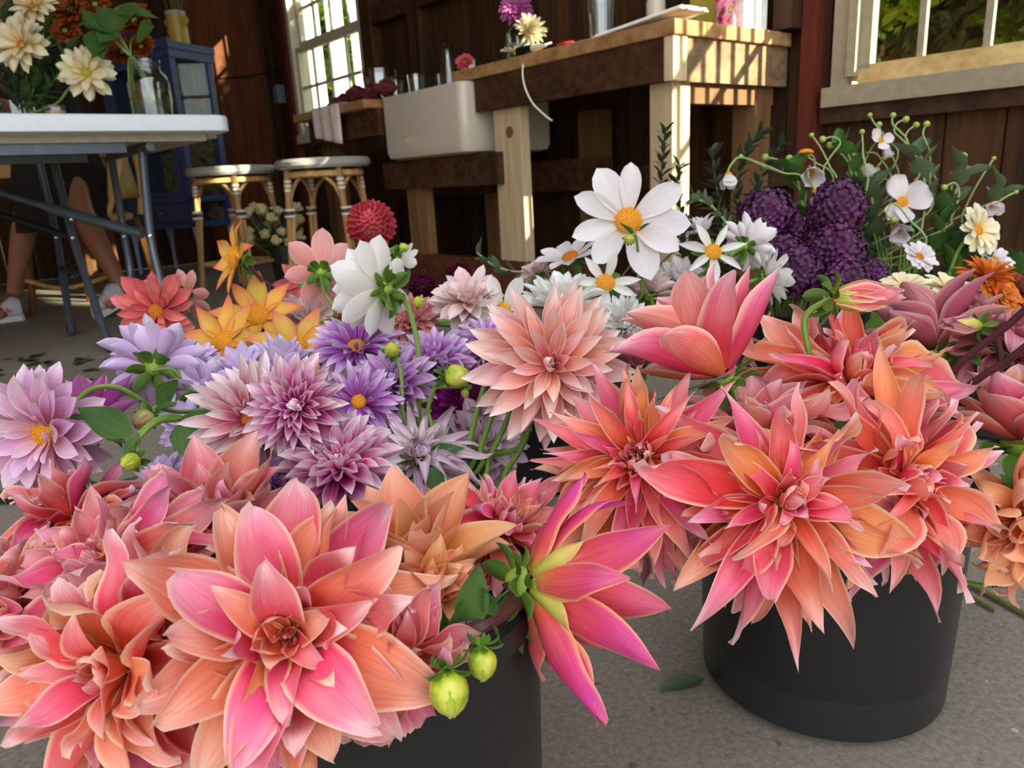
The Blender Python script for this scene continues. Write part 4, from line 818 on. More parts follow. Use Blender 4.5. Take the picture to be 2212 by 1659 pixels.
# ---- petal colours
PM = dict(
 salmon=petal('salmon_petal', [(.0, 'E8481C'), (.22, 'EA3448'), (.52, 'EE5472'), (.8, 'F390A6'), (1., 'FBDCE4')], [(.0, 'F07C10'), (.3, 'F27E3C'), (.65, 'F59C6C'), (1., 'FACFB4')], 'FCDCB8', 'E0346C', .36, .22),
 salmonpk=petal('salmon_pink_petal', [(.0, 'DC3038'), (.25, 'DE2C50'), (.55, 'E65474'), (.8, 'F090AC'), (1., 'F8CCDC')], [(.0, 'EC6428'), (.35, 'EC7858'), (.7, 'EE9484'), (1., 'F4C8BC')], 'F8D2BA', 'CC2C74', .4, .22),
 peach=petal('peach_petal', [(.0, 'F08828'), (.4, 'F4A25C'), (1., 'F8C89C')], [(.0, 'F07038'), (.4, 'F28C64'), (1., 'F6BC9C')], 'FAD4A8', 'E86868', .3, .22),
 hotpink=petal('hot_pink_petal', [(.0, 'D8A030'), (.22, 'DE5C40'), (.5, 'E0446C'), (.8, 'D8489A'), (1., 'E46898')], [(.0, 'D8B048'), (.25, 'EE8048'), (.6, 'EC6870'), (1., 'F09894')], 'F4B87C', 'C82C6C', .5),
 gyellow=petal('green_yellow_petal', [(.0, '86A02C'), (.35, 'D0CC54'), (.7, 'E8D878'), (1., 'EC9878')], [(.0, '98A838'), (.5, 'E0D060'), (1., 'ECB878')], 'F0DCA0', 'A8B040', .3),
 dusty=petal('dusty_rose_petal', [(.0, 'B84858'), (.5, 'BC5A74'), (1., 'CC8498')], [(.0, 'C86058'), (.5, 'CC7C80'), (1., 'DCA4A4')], 'D8A8A8', '98385C', .5),
 blush=petal('blush_petal', [(.0, 'F06444'), (.4, 'F79A7C'), (.75, 'FBCABA'), (1., 'FFF4EE')], [(.0, 'EE6860'), (.4, 'F59C94'), (.75, 'FACCCC'), (1., 'FFF4F0')], 'FFF0E8', 'F09498', .25, .25),
 bicolor=petal('magenta_white_petal', [(.0, 'C00880'), (.5, 'D83CA0'), (.72, 'F0A8D0'), (1., 'FFFFFF')], [(.0, 'D82C88'), (.45, 'EC78AC'), (.75, 'F8CCDC'), (1., 'FFFFFF')], 'FFFAFC', 'B00C7C', .32, edgew=(.8, 1.)),
 lilwhite=petal('lilac_white_petal', [(.0, 'A018A0'), (.5, 'C058C4'), (.78, 'E8B4EA'), (1., 'FFF8FF')], [(.0, 'B83CA4'), (.5, 'CC88D4'), (1., 'F6E8F8')], 'F8E8FA', '841090', .4, edgew=(.8, 1.)),
 pinkwhite=petal('pink_white_petal', [(.0, 'D02860'), (.35, 'E07498'), (.65, 'F4D8DE'), (1., 'FFFAFA')], [(.0, 'E04C60'), (.35, 'F0A0A4'), (.7, 'F8E4E0'), (1., 'FFFAF6')], 'FFF6F6', 'CC3C80', .4),
 fleck=petal('flecked_petal', [(.0, 'ECDCA8'), (.4, 'F2E8DC'), (1., 'F0E0EC')], [(.0, 'E8D4A8'), (.5, 'ECD8E4'), (1., 'DCB4D4')], None, '9C2884', .6, veins=16),
 lilac=petal('lilac_petal', [(.0, 'D8C484'), (.2, 'D4A8CC'), (.6, 'D8B4E4'), (1., 'E4D0F0')], [(.0, 'D0C080'), (.2, 'D8B8DC'), (.6, 'E0C8EC'), (1., 'ECE0F4')], 'E8DCF2', 'C48CD0', .3),
 pinklil=petal('pink_lilac_petal', [(.0, 'ECA078'), (.25, 'E89CB4'), (.65, 'E0A4D4'), (1., 'F0D8EC')], [(.0, 'F0B898'), (.3, 'F0BCC4'), (.7, 'ECC8DC'), (1., 'F6ECF2')], 'F6E4F0', 'D880B8', .3),
 magenta=petal('magenta_petal', [(.0, 'B43C90'), (.5, 'D060B8'), (1., 'DC84CC')], [(.0, 'C04898'), (.5, 'D870B4'), (1., 'E094CC')], None, 'A82C8C', .35),
 dmagenta=petal('deep_magenta_petal', [(.0, '6C0C50'), (.5, '98187C'), (1., 'B43498')], [(.0, '7C1460'), (1., 'A42488')], None, '5C0848', .4),
 white=petal('white_petal', [(.0, 'C8CC60'), (.18, 'F2F0DC'), (.6, 'FCFBF6'), (1., 'FFFFFF')], [(.0, 'D0CC78'), (.18, 'EEE6DA'), (.6, 'F2ECE6'), (1., 'F8F6F6')], None, 'DCD0D4', .25, .35),
 whitepk=petal('white_pink_petal', [(.0, 'E8D8B0'), (.25, 'ECDCDC'), (1., 'F8F4F6')], [(.0, 'E4D0C0'), (.25, 'F0E8E8'), (1., 'FAF8FA')], None, 'E0C4D0', .3, .3),
 cream=petal('cream_petal', [(.0, 'EAB860'), (.3, 'F0DCA0'), (1., 'F6EED2')], [(.0, 'ECC474'), (.3, 'F2E2B4'), (1., 'F8F2DC')], None, 'E4CC90', .25),
 pinkblush=petal('pale_pink_petal', [(.0, 'EAA888'), (.35, 'ECC0B4'), (1., 'F4DCDC')], [(.0, 'E8B090'), (.35, 'EECCC4'), (1., 'F6E8E8')], 'F8ECEC', 'E0A0A4', .25),
 orange=petal('orange_yellow_petal', [(.0, 'E8A828'), (.4, 'EEC050'), (.75, 'EE9A58'), (1., 'DC5458')], [(.0, 'ECB030'), (.5, 'F0C65C'), (.85, 'EC8C58'), (1., 'D84860')], 'E87C5C', 'E48040', .3, edgew=(.6, 1.)),
 coral=petal('coral_petal', [(.0, 'D04848'), (.5, 'E0625C'), (1., 'E88078')], [(.0, 'D85850'), (.5, 'E47870'), (1., 'EC9C94')], 'EC9C90', 'C03C4C', .35),
 coralpk=petal('coral_pink_petal', [(.0, 'E0C088'), (.25, 'DC8880'), (1., 'E8A4A0')], [(.0, 'D8B478'), (.25, 'E49C94'), (1., 'ECB4B0')], 'F0C0BC', 'D07078', .35),
 pompon=petal('pompon_petal', [(.0, 'B82848'), (.5, 'D83C58'), (1., 'EA6474')], [(.0, 'C03044'), (.5, 'E04C58'), (1., 'F07874')], 'F08C8C', 'A82048', .2),
 maroon=petal('maroon_petal', [(.0, '3A0418'), (1., '6C1030')], [(.0, '480820'), (1., '7C1848')], None, '2C0410', .3),
 orangered=petal('orange_zinnia_petal', [(.0, 'B85010'), (1., 'E4701C')], [(.0, 'C86418'), (1., 'EC9034')], None, 'A84010', .3),
 rust=petal('rust_petal', [(.0, '4A1408'), (1., '8A3812')], [(.0, '6A2408'), (1., 'B05A1C')], None, '3A1008', .3),
 green=petal('green_bract', [(.0, '5C7C24'), (.5, '4A7028'), (1., '58802C')], [(.0, '6C8C30'), (1., '4C7030')], '7C9C48', '3A5A20', .3),
 budsk=petal('bud_scale_green', [(.0, '4E7C1C'), (.35, '86AA28'), (.7, 'C4C43C'), (1., 'D8CC6C')], [(.0, '5C8A20'), (.4, '98B430'), (1., 'D4CC58')], 'E2DEA0', '6C9820', .3, .1),
 buddk=petal('dusky_bud_scale', [(.0, '6C7C34'), (.5, '988C54'), (1., '8C6450')], [(.0, '7C8840'), (1., 'A08060')], 'C0AC80', '7C4C48', .4, .1),
 leaf=petal('leaf_green', [(.0, '4A6C2C'), (.5, '3A5C28'), (1., '36562A')], [(.0, '557A34'), (1., '486C34')], None, '6C8C48', .2, .2),
 leafg=petal('grey_green_leaf', [(.0, '5C6C48'), (1., '5A6E50')], [(.0, '6C7C54'), (1., '74866A')], None, '48583C', .2, .2),
 leafd=petal('dark_leaf', [(.0, '2A3A22'), (1., '34462C')], [(.0, '303C28'), (1., '44543A')], None, '20301C', .2, .15),
)
M_STEM = plain('green_stem', '6E8C38', 0.5, var=.15); M_STEMD = plain('maroon_stem', '4A2428', 0.5, var=.2); M_STEMP = plain('pale_green_stem', '8CA060', 0.5, var=.15)
def discmat(name, a, b_):
    t = NT(name); t.b.inputs['Roughness'].default_value = .7; t.l(t.ramp(t.noise(t.geo(), 900, 2), [(.35, a), (.65, b_)]), t.b.inputs['Base Color']); return t.m
M_DISC = discmat('yellow_disc', 'C87810', 'F4B428'); M_DISCG = discmat('green_disc', '8C9420', 'C4C440'); M_DISCO = discmat('orange_disc', 'A85808', 'E89418')
DISC = {}
def disc_mesh(mat, hgt=.55, n=110):
    k = (mat.name, hgt)
    if k not in DISC:
        m = MB(); m.lathe([(1., 0), (.95, hgt * .3), (.75, hgt * .65), (.4, hgt * .92), (0.001, hgt)], (0, 0, 0), seg=16)
        for i in range(n):
            rr = math.sqrt((i + .5) / n); a = i * 2.39996; z = hgt * math.sqrt(max(0, 1 - rr * rr)); p = V3((rr * cos(a), rr * sin(a), z)); d = V3((rr * cos(a) * .8, rr * sin(a) * .8, z + .35)).normalized()
            m.tube([p - d * .02, p + d * .09, p + d * .13], [.05, .045, .01], 5, False)
        me = bpy.data.meshes.new('disc'); me.from_pydata(m.v, [], m.f); me.polygons.foreach_set('use_smooth', [True] * len(me.polygons)); me.materials.append(mat); DISC[k] = me
    return DISC[k]
BK = dict(L=V3((-.111, .466, .012)), R=V3((.295, .655, .012)), M=V3((-.27, .86, .012)), O=V3((-.46, 1.26, .012)), C=V3((.09, 1.22, .012)), S=V3((.56, 1.42, .012)), Z=V3((.90, 1.34, .012)), T=VB + V3((0, 0, .008)))
def camvec(f): return (CI * f[0] + CJ * f[1] - _F * f[2]).normalized()
NF = [0]
def stem_to(t, c, back, base, bow=.5, mat=None, r=.0028, via=None, seg=7):
    pts = [c]
    if via: pts += via
    else: pts.append(c + back * .035 + V3((0, 0, -.01)))
    rim = base + V3((0, 0, .2)); last = pts[-1]
    if last.z > rim.z + .06: pts.append(last.lerp(rim, .55) + V3((0, 0, .02)))
    pts.append(V3((base.x * .8 + last.x * .2, base.y * .8 + last.y * .2, min(rim.z, last.z - .03))) if last.z > .1 else last.lerp(base, .5))
    pts.append(base)
    return MB().tube(spline(pts, 6), r, seg).build('stem', mat or M_STEM, t)
def flower(lay, mat, px, py, d, rpx, face, label, group, bucket, disc=None, discr=.2, name='dahlia', cat='flower', calyx=None, seed=None, stem=None, sr=.0028, via=None, mats=None, flat=1., bract=True, grav=None):
    NF[0] += 1; r = random.Random(seed if seed is not None else NF[0] * 13 + 5)
    c = D(px, py, d); R = rpx * d / FPX; ax = camvec(face); base = BK[bucket] + V3((r.uniform(-.06, .06), r.uniform(-.06, .06), 0)) if bucket != 'T' else BK['T'] + V3((r.uniform(-.02, .02), r.uniform(-.02, .02), 0))
    t = thing(name, label, cat, base, group)
    ph = r.uniform(0, 6)
    for i, (n, tl, L, rb, h, st) in enumerate(LAY[lay]):
        mm = (mats[i] if mats and i < len(mats) and mats[i] else mat)
        ringp('petal', t, c, ax, n, tl, L * R, rb * R, h * R, pset(st, PM[mm]), r, ph + i * 2.4, jt=12 if st[:3] in ('big', 'spk', 'wid') else 7, jl=.2 if st[:3] in ('big', 'spk', 'wid') else .1, grav=(.22 if tl > 55 and st[:3] in ('big', 'spk', 'wid') else 0.) if grav is None else grav)
    if disc: place('disc', disc_mesh(disc), t, c + ax * (.0 * R), frame(ax)[1], ax, discr * R)
    cb = c - ax * (.10 * R)
    if calyx is None: calyx = R * .26
    m = MB().lathe([(.0, -calyx * .75), (calyx * .35, -calyx * .7), (calyx * .8, -calyx * .25), (calyx * .85, calyx * .1)], cb, ax, 12).build('calyx', plain('calyx_green', '86A038', .5), t)
    if bract:
        ringp('bract', t, cb, ax, 6, 100, calyx * 1.9, calyx * .5, -calyx * .4, pset('bract', PM['green']), r, 0, 15, .2)
        ringp('bract', t, cb, ax, 6, 66, calyx * 1.5, calyx * .5, -calyx * .2, pset('bract', PM['green']), r, .5, 10, .2)
    stem_to(t, cb - ax * calyx * .6, -ax, base, mat=stem, r=sr, via=via)
    return t, c, ax, R
def leaf(parent, base, tipp, up, w, mat='leaf', name='leaf'):
    d = tipp - base; me = pset('leafblade', PM[mat]); L = d.length
    return place(name, rng.choice(me), parent, base, d.normalized(), up, L, w)
STY['leafblade'] = dict(hw=(.24, .28), vm=.4, p=1.5, q=1.0, b0=.12, th0=.1, th1=(-.5, -.1), tip=(-.2, .2), cup=(.15, .35), wave=(.05, .12), twist=(-.2, .2), fold=.25)
STY['leaflet'] = dict(hw=(.20, .25), vm=.5, p=2.0, q=.75, b0=.15, th0=.1, th1=(-.4, .1), tip=0., cup=(.15, .35), wave=.03, twist=(-.2, .2))
def budmat():
    t = NT('bud_green'); t.b.inputs['Roughness'].default_value = .35
    t.l(t.ramp(t.noise(t.geo(), 90, 2), [(.35, '7C9C20'), (.55, 'B4BC34'), (.75, 'D8D068')]), t.b.inputs['Base Color']); return t.m
M_BUD = budmat()
M_BUDD = plain('dusky_bud', '8C8450', .4, var=.3)
def bud(px, py, d, rpx, face, label, bucket, via=None, mat=None, stem=None, elong=1.0, group='round green dahlia buds', bractn=6):
    NF[0] += 1; r = random.Random(NF[0] * 5 + 1); c = D(px, py, d); R = rpx * d / FPX; ax = camvec(face); base = BK[bucket] + V3((r.uniform(-.05, .05), r.uniform(-.05, .05), 0))
    t = thing('dahlia_bud', label, 'bud', base, group)
    prof = [(.02, 1.0 * elong), (.30, .95 * elong), (.62, .76 * elong), (.9, .35 * elong), (1., -.05), (.93, -.45), (.66, -.78), (.3, -.96), (.0, -1.)]
    MB().lathe([(a * R * .84, h * R * .84) for (a, h) in reversed(prof)], c, ax, 24).build('bud', mat or M_BUD, t)
    if elong == 1.0: ringp('bud_scale', t, c - ax * R, ax, 8, 90, R * 2.95, R * .02, 0, pset('budseg', PM['budsk' if not mat else 'buddk'], 3), r, 0, 0, .01, 1., None, .05)
    ringp('bract', t, c - ax * R * .9, ax, bractn, 62, R * 1.0, R * .25, 0, pset('bract', PM['green']), r, 0, 20, .2)
    ringp('bract', t, c - ax * R * 1.0, ax, 5, 105, R * .9, R * .2, 0, pset('bract', PM['green']), r, .6, 20, .2)
    stem_to(t, c - ax * R * .95, -ax, base, mat=stem, r=.0022, via=via)
    return t, c, ax, R

# ---- buckets
def bucketmat():
    t = NT('black_bucket_plastic'); t.b.inputs['Roughness'].default_value = .3; t.b.inputs['Specular IOR Level'].default_value = .45
    g = t.geo(); n = t.noise(g, 140, 4, .7); sp = t.n('ShaderNodeSeparateXYZ'); t.l(g, sp.inputs[0])
    wet = t.math('MULTIPLY', t.math('LESS_THAN', t.math('ADD', sp.outputs[2], t.math('MULTIPLY', t.noise(g, 14, 2), .012)), .055), n)
    c = t.mix(wet, '1D1D1E', '282A2E'); t.l(c, t.b.inputs['Base Color']); t.bump(n, .12, .002)
    return t.m
M_BUCKET = bucketmat()
def bucket(c, rt, rb, h, label):
    c = V3((c.x, c.y, 0)); t = thing('flower_bucket', label, 'bucket', c, 'black flower buckets')
    MB().lathe([(0, .001), (rb - .012, .001), (rb, .010), (rt, h), (rt - .003, h), (rb - .004, .012), (0, .010)], c, seg=64).build('body', M_BUCKET, t)
    MB().lathe([(rt, h - .018), (rt + .005, h - .016), (rt + .005, h), (rt + .001, h + .003), (rt - .004, h), (rt - .003, h - .02)], c, seg=64).build('rim', M_BUCKET, t)
    MB().lathe([(0, h * .55), (rb + (rt - rb) * .5 - .004, h * .55), (rb + (rt - rb) * .5 - .004, h * .555), (0, h * .555)], c, seg=32).build('water', glass('bucket_water', '90A088', .02, .8), t)
bucket(BK['L'], .122, .116, .24, 'black plastic bucket at the lower left holding salmon dahlias')
bucket(BK['R'], .121, .113, .235, 'black plastic bucket at the lower right holding salmon dahlias')
bucket(BK['M'], .115, .108, .22, 'black bucket hidden under the purple and lilac dahlias')
bucket(BK['O'], .115, .108, .22, 'black bucket hidden under the orange and coral dahlias')
bucket(BK['C'], .12, .11, .23, 'black bucket hidden under the white dahlias')
bucket(BK['S'], .12, .11, .23, 'black bucket behind the right dahlias holding the dark purple blooms')
bucket(BK['Z'], .115, .108, .22, 'black bucket at the right edge under the zinnias')

GS = 'salmon dinnerplate dahlias'
# ---- left bucket
flower('dinner', 'salmon', 625, 1368, .37, 315, (.15, .22, .95), 'largest peach pink dahlia facing the viewer at the front left', GS, 'L', seed=11)
flower('dinner', 'salmon', 270, 1440, .385, 285, (-.35, .10, .93), 'peach pink dahlia at the lower left corner facing left', GS, 'L', seed=23)
flower('dinner_full', 'salmonpk', 240, 1235, .50, 250, (-.25, .65, .7), 'pink dahlia behind the lower left corner bloom', GS, 'L', seed=31)
flower('cupfull', 'salmonpk', 465, 1150, .60, 215, (.05, .85, .5), 'cupped coral dahlia facing up behind the largest front bloom', GS, 'L', seed=41)
flower('dinner_full', 'salmonpk', 150, 1120, .66, 190, (-.4, .8, .2), 'striped dusky pink dahlia at the left edge below the lilac bloom', GS, 'L', seed=57)
flower('cup', 'peach', 890, 1235, .47, 225, (.05, .88, .45), 'plain peach dahlia with upright cupped petals right of centre left', GS, 'L', seed=61)
flower('cupfull', 'peach', 925, 1275, .44, 125, (.2, .5, .85), 'ruffled peach dahlia just below the upright cupped peach one', GS, 'L', seed=67)
flower('dinner_full', 'salmonpk', 1085, 1150, .56, 185, (.35, .75, .55), 'hot pink dahlia behind the sideways green based bloom', GS, 'L', seed=71)
flower('dinner', 'salmonpk', 865, 1430, .385, 165, (.35, -.40, .82), 'pink dahlia hanging under the largest front bloom over the bucket', GS, 'L', seed=83)
flower('dinner', 'salmonpk', 10, 1330, .52, 190, (-.5, .4, .75), 'pink dahlia cut by the left frame edge', GS, 'L', seed=91)
# sideways bloom with green based petals
t, c, ax, R = flower('side', 'hotpink', 1150, 1262, .45, 295, (.90, -.20, -.28), 'hot pink dahlia seen from behind with yellow green petal bases', GS, 'L', seed=101, stem=M_STEMD, sr=.0045,
    via=[D(1112, 1298, .44), D(1050, 1345, .40), D(960, 1388, .405), D(930, 1400, .45)], calyx=.012)
ringp('petal', t, c, ax, 7, 30, R * .52, R * .10, -R * .03, pset('side', PM['gyellow']), random.Random(4), .3)
ringp('petal', t, c, ax, 8, 52, R * .52, R * .10, -R * .05, pset('side', PM['gyellow']), random.Random(5), .9)
leaf(t, D(1010, 1360, .40), D(1035, 1215, .39), -_F, .9); leaf(t, D(1040, 1345, .40), D(1095, 1270, .40), CJ, .8); leaf(t, D(985, 1372, .40), D(1000, 1300, .39), -_F, .9); leaf(t, D(1070, 1330, .40), D(1040, 1270, .39), -_F, .9); leaf(t, D(1100, 1320, .47), D(1130, 1415, .46), -_F, .9); leaf(t, D(1120, 1320, .47), D(1165, 1400, .46), -_F, .8); leaf(t, D(1060, 1345, .40), D(1085, 1400, .39), CI, .8); leaf(t, D(960, 1388, .405), D(945, 1300, .40), -_F, .8)
bud(970, 1495, .35, 52, (.15, -.85, .45), 'fat ribbed green bud hanging over the left bucket', 'L', via=[D(955, 1430, .37), D(975, 1390, .42), D(985, 1380, .47)])
bud(1042, 1432, .375, 38, (.05, -.9, .3), 'smaller ribbed green bud beside the fat one over the left bucket', 'L', via=[D(1032, 1385, .385), D(1020, 1365, .43), D(1000, 1370, .5)])
# ---- right bucket
flower('spiky', 'salmon', 1380, 997, .56, 232, (-.22, .30, .93), 'spiky salmon dahlia with many narrow petals left of the right bucket', GS, 'R', seed=111)
flower('spikewide', 'salmon', 1690, 1085, .52, 268, (-.05, .22, .96), 'largest salmon dahlia drooping over the right bucket front', GS, 'R', seed=127)
flower('spikewide', 'salmon', 1950, 1030, .56, 250, (.22, .22, .93), 'orange pink dahlia at the right above the bucket rim', GS, 'R', seed=131)
flower('spikewide', 'salmon', 1835, 825, .64, 262, (.05, .62, .76), 'wide pink dahlia on top of the right bucket cluster', GS, 'R', seed=149)
flower('cupr', 'salmonpk', 1558, 800, .60, 240, (-.50, .85, -.12), 'tall cupped pink dahlia seen from the side left of the wide pink one', GS, 'R', seed=151, calyx=.013)
flower('cupfull', 'salmonpk', 1640, 960, .60, 190, (-.1, .9, .2), 'lilac tinged pink dahlia behind the largest right bucket bloom', GS, 'R', seed=163)
flower('cup', 'dusty', 2020, 745, .78, 170, (-.15, .95, -.1), 'dusky rose dahlia with upright petals at the back right', GS, 'R', seed=173)
T_DUSTY = flower('dinner', 'dusty', 2175, 745, .76, 150, (.2, .7, .3), 'dusky rose dahlia at the right frame edge with dark maroon stems', GS, 'R', seed=181)[0]
flower('cup', 'salmonpk', 2205, 940, .66, 180, (-.1, .95, .1), 'pink dahlia cut by the right frame edge beside the orange pink one', GS, 'R', seed=191)
flower('dinner', 'peach', 2225, 1130, .58, 165, (.3, -.2, .9), 'pale yellow peach dahlia cut by the right frame edge', GS, 'R', seed=199)
flower('dinner_full', 'dusty', 1420, 1130, .66, 150, (-.3, -.3, .8), 'lilac rose dahlia hanging below the spiky salmon one', GS, 'R', seed=211)
flower('cup', 'dusty', 1375, 790, .80, 85, (-.2, .9, .1), 'small dark rose dahlia behind the blush one', GS, 'R', seed=219)
# opening bud and dusky bud
NFr = random.Random(3)
def openbud(px, py, d, lpx, face, label, m_in, m_out, bucket='R', stem=None, via=None):
    c = D(px, py, d); ax = camvec(face); base = BK[bucket] + V3((NFr.uniform(-.04, .04), NFr.uniform(-.04, .04), 0)); L = lpx * d / FPX
    t = thing('dahlia_bud', label, 'bud', base, 'opening dahlia buds')
    for (n, tl, k, mt) in ((5, 20, 1.05, m_in), (6, 27, 1.0, m_in), (7, 33, .8, m_out)): ringp('petal', t, c, ax, n, tl, k * L, L * .10, 0, pset('budp', PM[mt]), NFr, n, 3, .06, 1.1)
    ringp('bract', t, c, ax, 6, 115, L * .36, L * .08, 0, pset('bract', PM['green']), NFr, .2, 18); ringp('bract', t, c, ax, 5, 70, L * .3, L * .1, 0, pset('bract', PM['green']), NFr, .7, 12)
    stem_to(t, c, -ax, base, via=via or [c - ax * .02 - V3((0, 0, .015)), c - ax * .015 - V3((0, 0, .05))], mat=stem)
openbud(1795, 645, .62, 150, (.98, .03, .12), 'half open yellow green and pink bud lying above the wide pink dahlia', 'salmonpk', 'gyellow')
openbud(2118, 704, .68, 90, (-.97, .06, .15), 'dusky pink and green bud near the right frame edge', 'dusty', 'gyellow', stem=M_STEMD)
for (a, b_, lab) in (((2070, 790), (2300, 590), 'dark maroon dahlia stem leaning up to the right frame edge'), ((2080, 845), (2300, 680), 'lower dark maroon dahlia stem leaning to the right frame edge')):
    (MB().tube(spline([D(a[0] - 60, a[1] + 90, .70), D(a[0], a[1], .66), D((a[0] + b_[0]) / 2, (a[1] + b_[1]) / 2 + 6, .62), D(b_[0], b_[1], .58)], 5), .0032).build('stem', M_STEMD, T_DUSTY))
# ---- blush
t, c, ax, R = flower('blush', 'blush', 1190, 790, .70, 172, (-.05, .10, .99), 'pale blush dahlia with pointed petals in the centre', 'blush and pink dahlias', 'M', seed=223, via=[D(1130, 900, .74), D(1080, 980, .76)])
for i, (x0, y0, x1, y1) in enumerate(((1035, 870, 985, 1040), (1065, 890, 1005, 1040), (1090, 920, 1015, 1060), (1130, 960, 1050, 1075))):
    MB().tube(spline([D(x0 + 20, y0 - 60, .74), D(x0, y0, .745), D((x0 + x1) / 2 + 4, (y0 + y1) / 2, .75), D(x1, y1, .76), V3((BK['M'].x + .03 * i, BK['M'].y - .03, .05))], 5), .0028).build('stem', M_STEM, t)
# ---- white back view in front
t, c, ax, R = flower('backwhite', 'white', 825, 622, .78, 112, (-.80, .15, -.55), 'white dahlia turned away showing its green calyx on a bent stem', 'white dahlias', 'M', seed=227, calyx=.010,
    via=[D(872, 645, .80), D(893, 700, .80), D(905, 780, .80), D(904, 900, .79), D(900, 1010, .79)])
ringp('bract', t, D(845, 628, .79), -ax, 5, 60, .026, .004, 0, pset('bract', PM['green']), random.Random(5), 0, 20)
bud(847, 755, .76, 20, (.1, .3, .9), 'small round green bud with spread bracts left of the bent stem', 'M', via=[D(865, 800, .77), D(868, 870, .77), D(856, 960, .78)], group='round green dahlia buds')
bud(985, 812, .74, 30, (.9, -.1, .3), 'pointed yellow green bud left of the blush dahlia', 'M', via=[D(945, 825, .75), D(925, 880, .76), D(905, 960, .77)], elong=1.4)
bud(1005, 850, .76, 11, (.2, -.6, .7), 'tiny yellow bud below the pointed yellow green bud', 'M', via=[D(1000, 835, .77)])
# ---- lilac and purple bucket
GV = 'purple and white dahlias'; GL = 'lilac dahlias'
flower('decor', 'bicolor', 642, 878, .66, 112, (-.02, .18, .98), 'dense magenta and white dahlia with closed centre facing the viewer', GV, 'M', seed=229)
flower('decor_open', 'bicolor', 735, 1010, .66, 120, (.05, .75, .65), 'cupped magenta and white dahlia below the dense round one', GV, 'M', seed=233)
flower('disc_decor', 'pinkwhite', 545, 905, .70, 120, (.55, .15, .8), 'pink and white dahlia with yellow centre left of the dense magenta one', GV, 'M', disc=M_DISCO, seed=239)
flower('decor_open', 'lilwhite', 585, 1065, .70, 82, (-.5, .2, .7), 'dark purple streaked dahlia low beside the cupped magenta one', GV, 'M', seed=241)
flower('disc_decor', 'lilwhite', 770, 748, .84, 92, (.0, .7, .7), 'purple dahlia with yellow centre below the white turned one', GV, 'M', disc=M_DISC, seed=251)
flower('disc_decor', 'lilwhite', 775, 868, .76, 82, (.1, .35, .9), 'purple dahlia with orange centre right of the dense magenta one', GV, 'M', disc=M_DISC, seed=257)
flower('decor_open', 'lilwhite', 850, 830, .80, 92, (-.1, .6, .7), 'pale lilac dahlia behind the small green bud', GV, 'M', seed=263)
flower('decor_open', 'lilwhite', 940, 785, .86, 88, (.0, .7, .6), 'lilac dahlia left of the pointed green bud', GV, 'M', seed=269)
flower('spiky', 'fleck', 905, 985, .74, 150, (.1, .75, .65), 'cream dahlia flecked with purple behind the tall green stems', GV, 'M', seed=271)
flower('soft', 'fleck', 1040, 960, .80, 105, (.2, .5, .8), 'purple flecked cream dahlia low beside the slanting stems', GV, 'M', seed=273)
flower('decor', 'dmagenta', 1005, 868, .82, 85, (.0, .4, .9), 'deep magenta dahlia behind the pointed green bud', GV, 'M', seed=277)
flower('decor_open', 'lilwhite', 1050, 745, .90, 70, (.1, .75, .6), 'lilac and white dahlia at the left shoulder of the blush one', GV, 'C', seed=281)
flower('backfull', 'lilac', 335, 790, .80, 102, (-.15, .35, -.75), 'pale lilac dahlia seen from behind above the curved stems', GL, 'M', seed=283, calyx=.012, via=[D(375, 800, .80), D(410, 850, .81), D(430, 900, .82)])
flower('backfull', 'lilac', 440, 850, .82, 85, (.15, .6, -.5), 'pale lilac dahlia nodding right of the one seen from behind', GL, 'M', seed=293, calyx=.010)
flower('cup', 'lilac', 610, 800, .84, 90, (.05, .95, .15), 'lilac dahlia with two upright petals under the yellow stars', GL, 'M', seed=307)
flower('soft', 'lilac', 530, 815, .86, 85, (-.1, .7, .5), 'soft lilac dahlia behind the pink and white one', GL, 'M', seed=311)
flower('soft', 'lilac', 360, 1040, .72, 70, (-.2, .7, .5), 'small lilac dahlia peeping above the cupped coral bloom', GL, 'M', seed=313)
flower('soft', 'lilac', 425, 925, .80, 75, (.0, .5, .7), 'lilac dahlia in the shade behind the large dark leaf', GL, 'M', seed=317)
flower('soft_full', 'pinklil', 95, 935, .68, 135, (-.15, -.15, .95), 'pink lilac dahlia with yellow centre at the left frame edge', GL, 'M', disc=M_DISC, seed=331, via=[D(140, 900, .72), D(190, 845, .74), D(250, 836, .75), D(310, 868, .77), D(360, 900, .80)])
flower('cup', 'magenta', 190, 925, .76, 135, (-.15, .9, .1), 'bright magenta pink dahlia behind the pink lilac one', GL, 'M', seed=337)
bud(310, 908, .68, 28, (-.1, -.2, .95), 'dusky round bud between the curved stems on the left', 'M', via=[D(340, 880, .70), D(390, 890, .74)], mat=M_BUDD)
bud(282, 998, .62, 24, (-.2, -.2, .9), 'shiny green bud above the coral dahlias on the left', 'M', via=[D(300, 950, .64), D(340, 912, .66), D(390, 905, .70)])
bud(490, 1045, .70, 14, (.1, -.5, .7), 'tiny green bud in the gap beside the pink and white dahlia', 'M')
tl = thing('dahlia_foliage', 'dark green leafy dahlia stem between the lilac blooms on the left', 'foliage', BK['M'])
stem_to(tl, D(300, 940, .66), CJ * -1, BK['M'], via=[D(345, 905, .68), D(400, 905, .72), D(430, 930, .76)], r=.003)
for (x0, y0, x1, y1, dd, w) in ((285, 938, 165, 880, .66, 1.1), (395, 950, 440, 885, .70, 1.1), (340, 880, 385, 820, .72, 1.1), (410, 900, 415, 1000, .70, 1.5), (190, 905, 140, 905, .68, .9), (300, 940, 265, 985, .64, .8), (380, 870, 330, 885, .7, .8)):
    leaf(tl, D(x0, y0, dd), D(x1, y1, dd - .02), (-_F + CJ * .4), w)
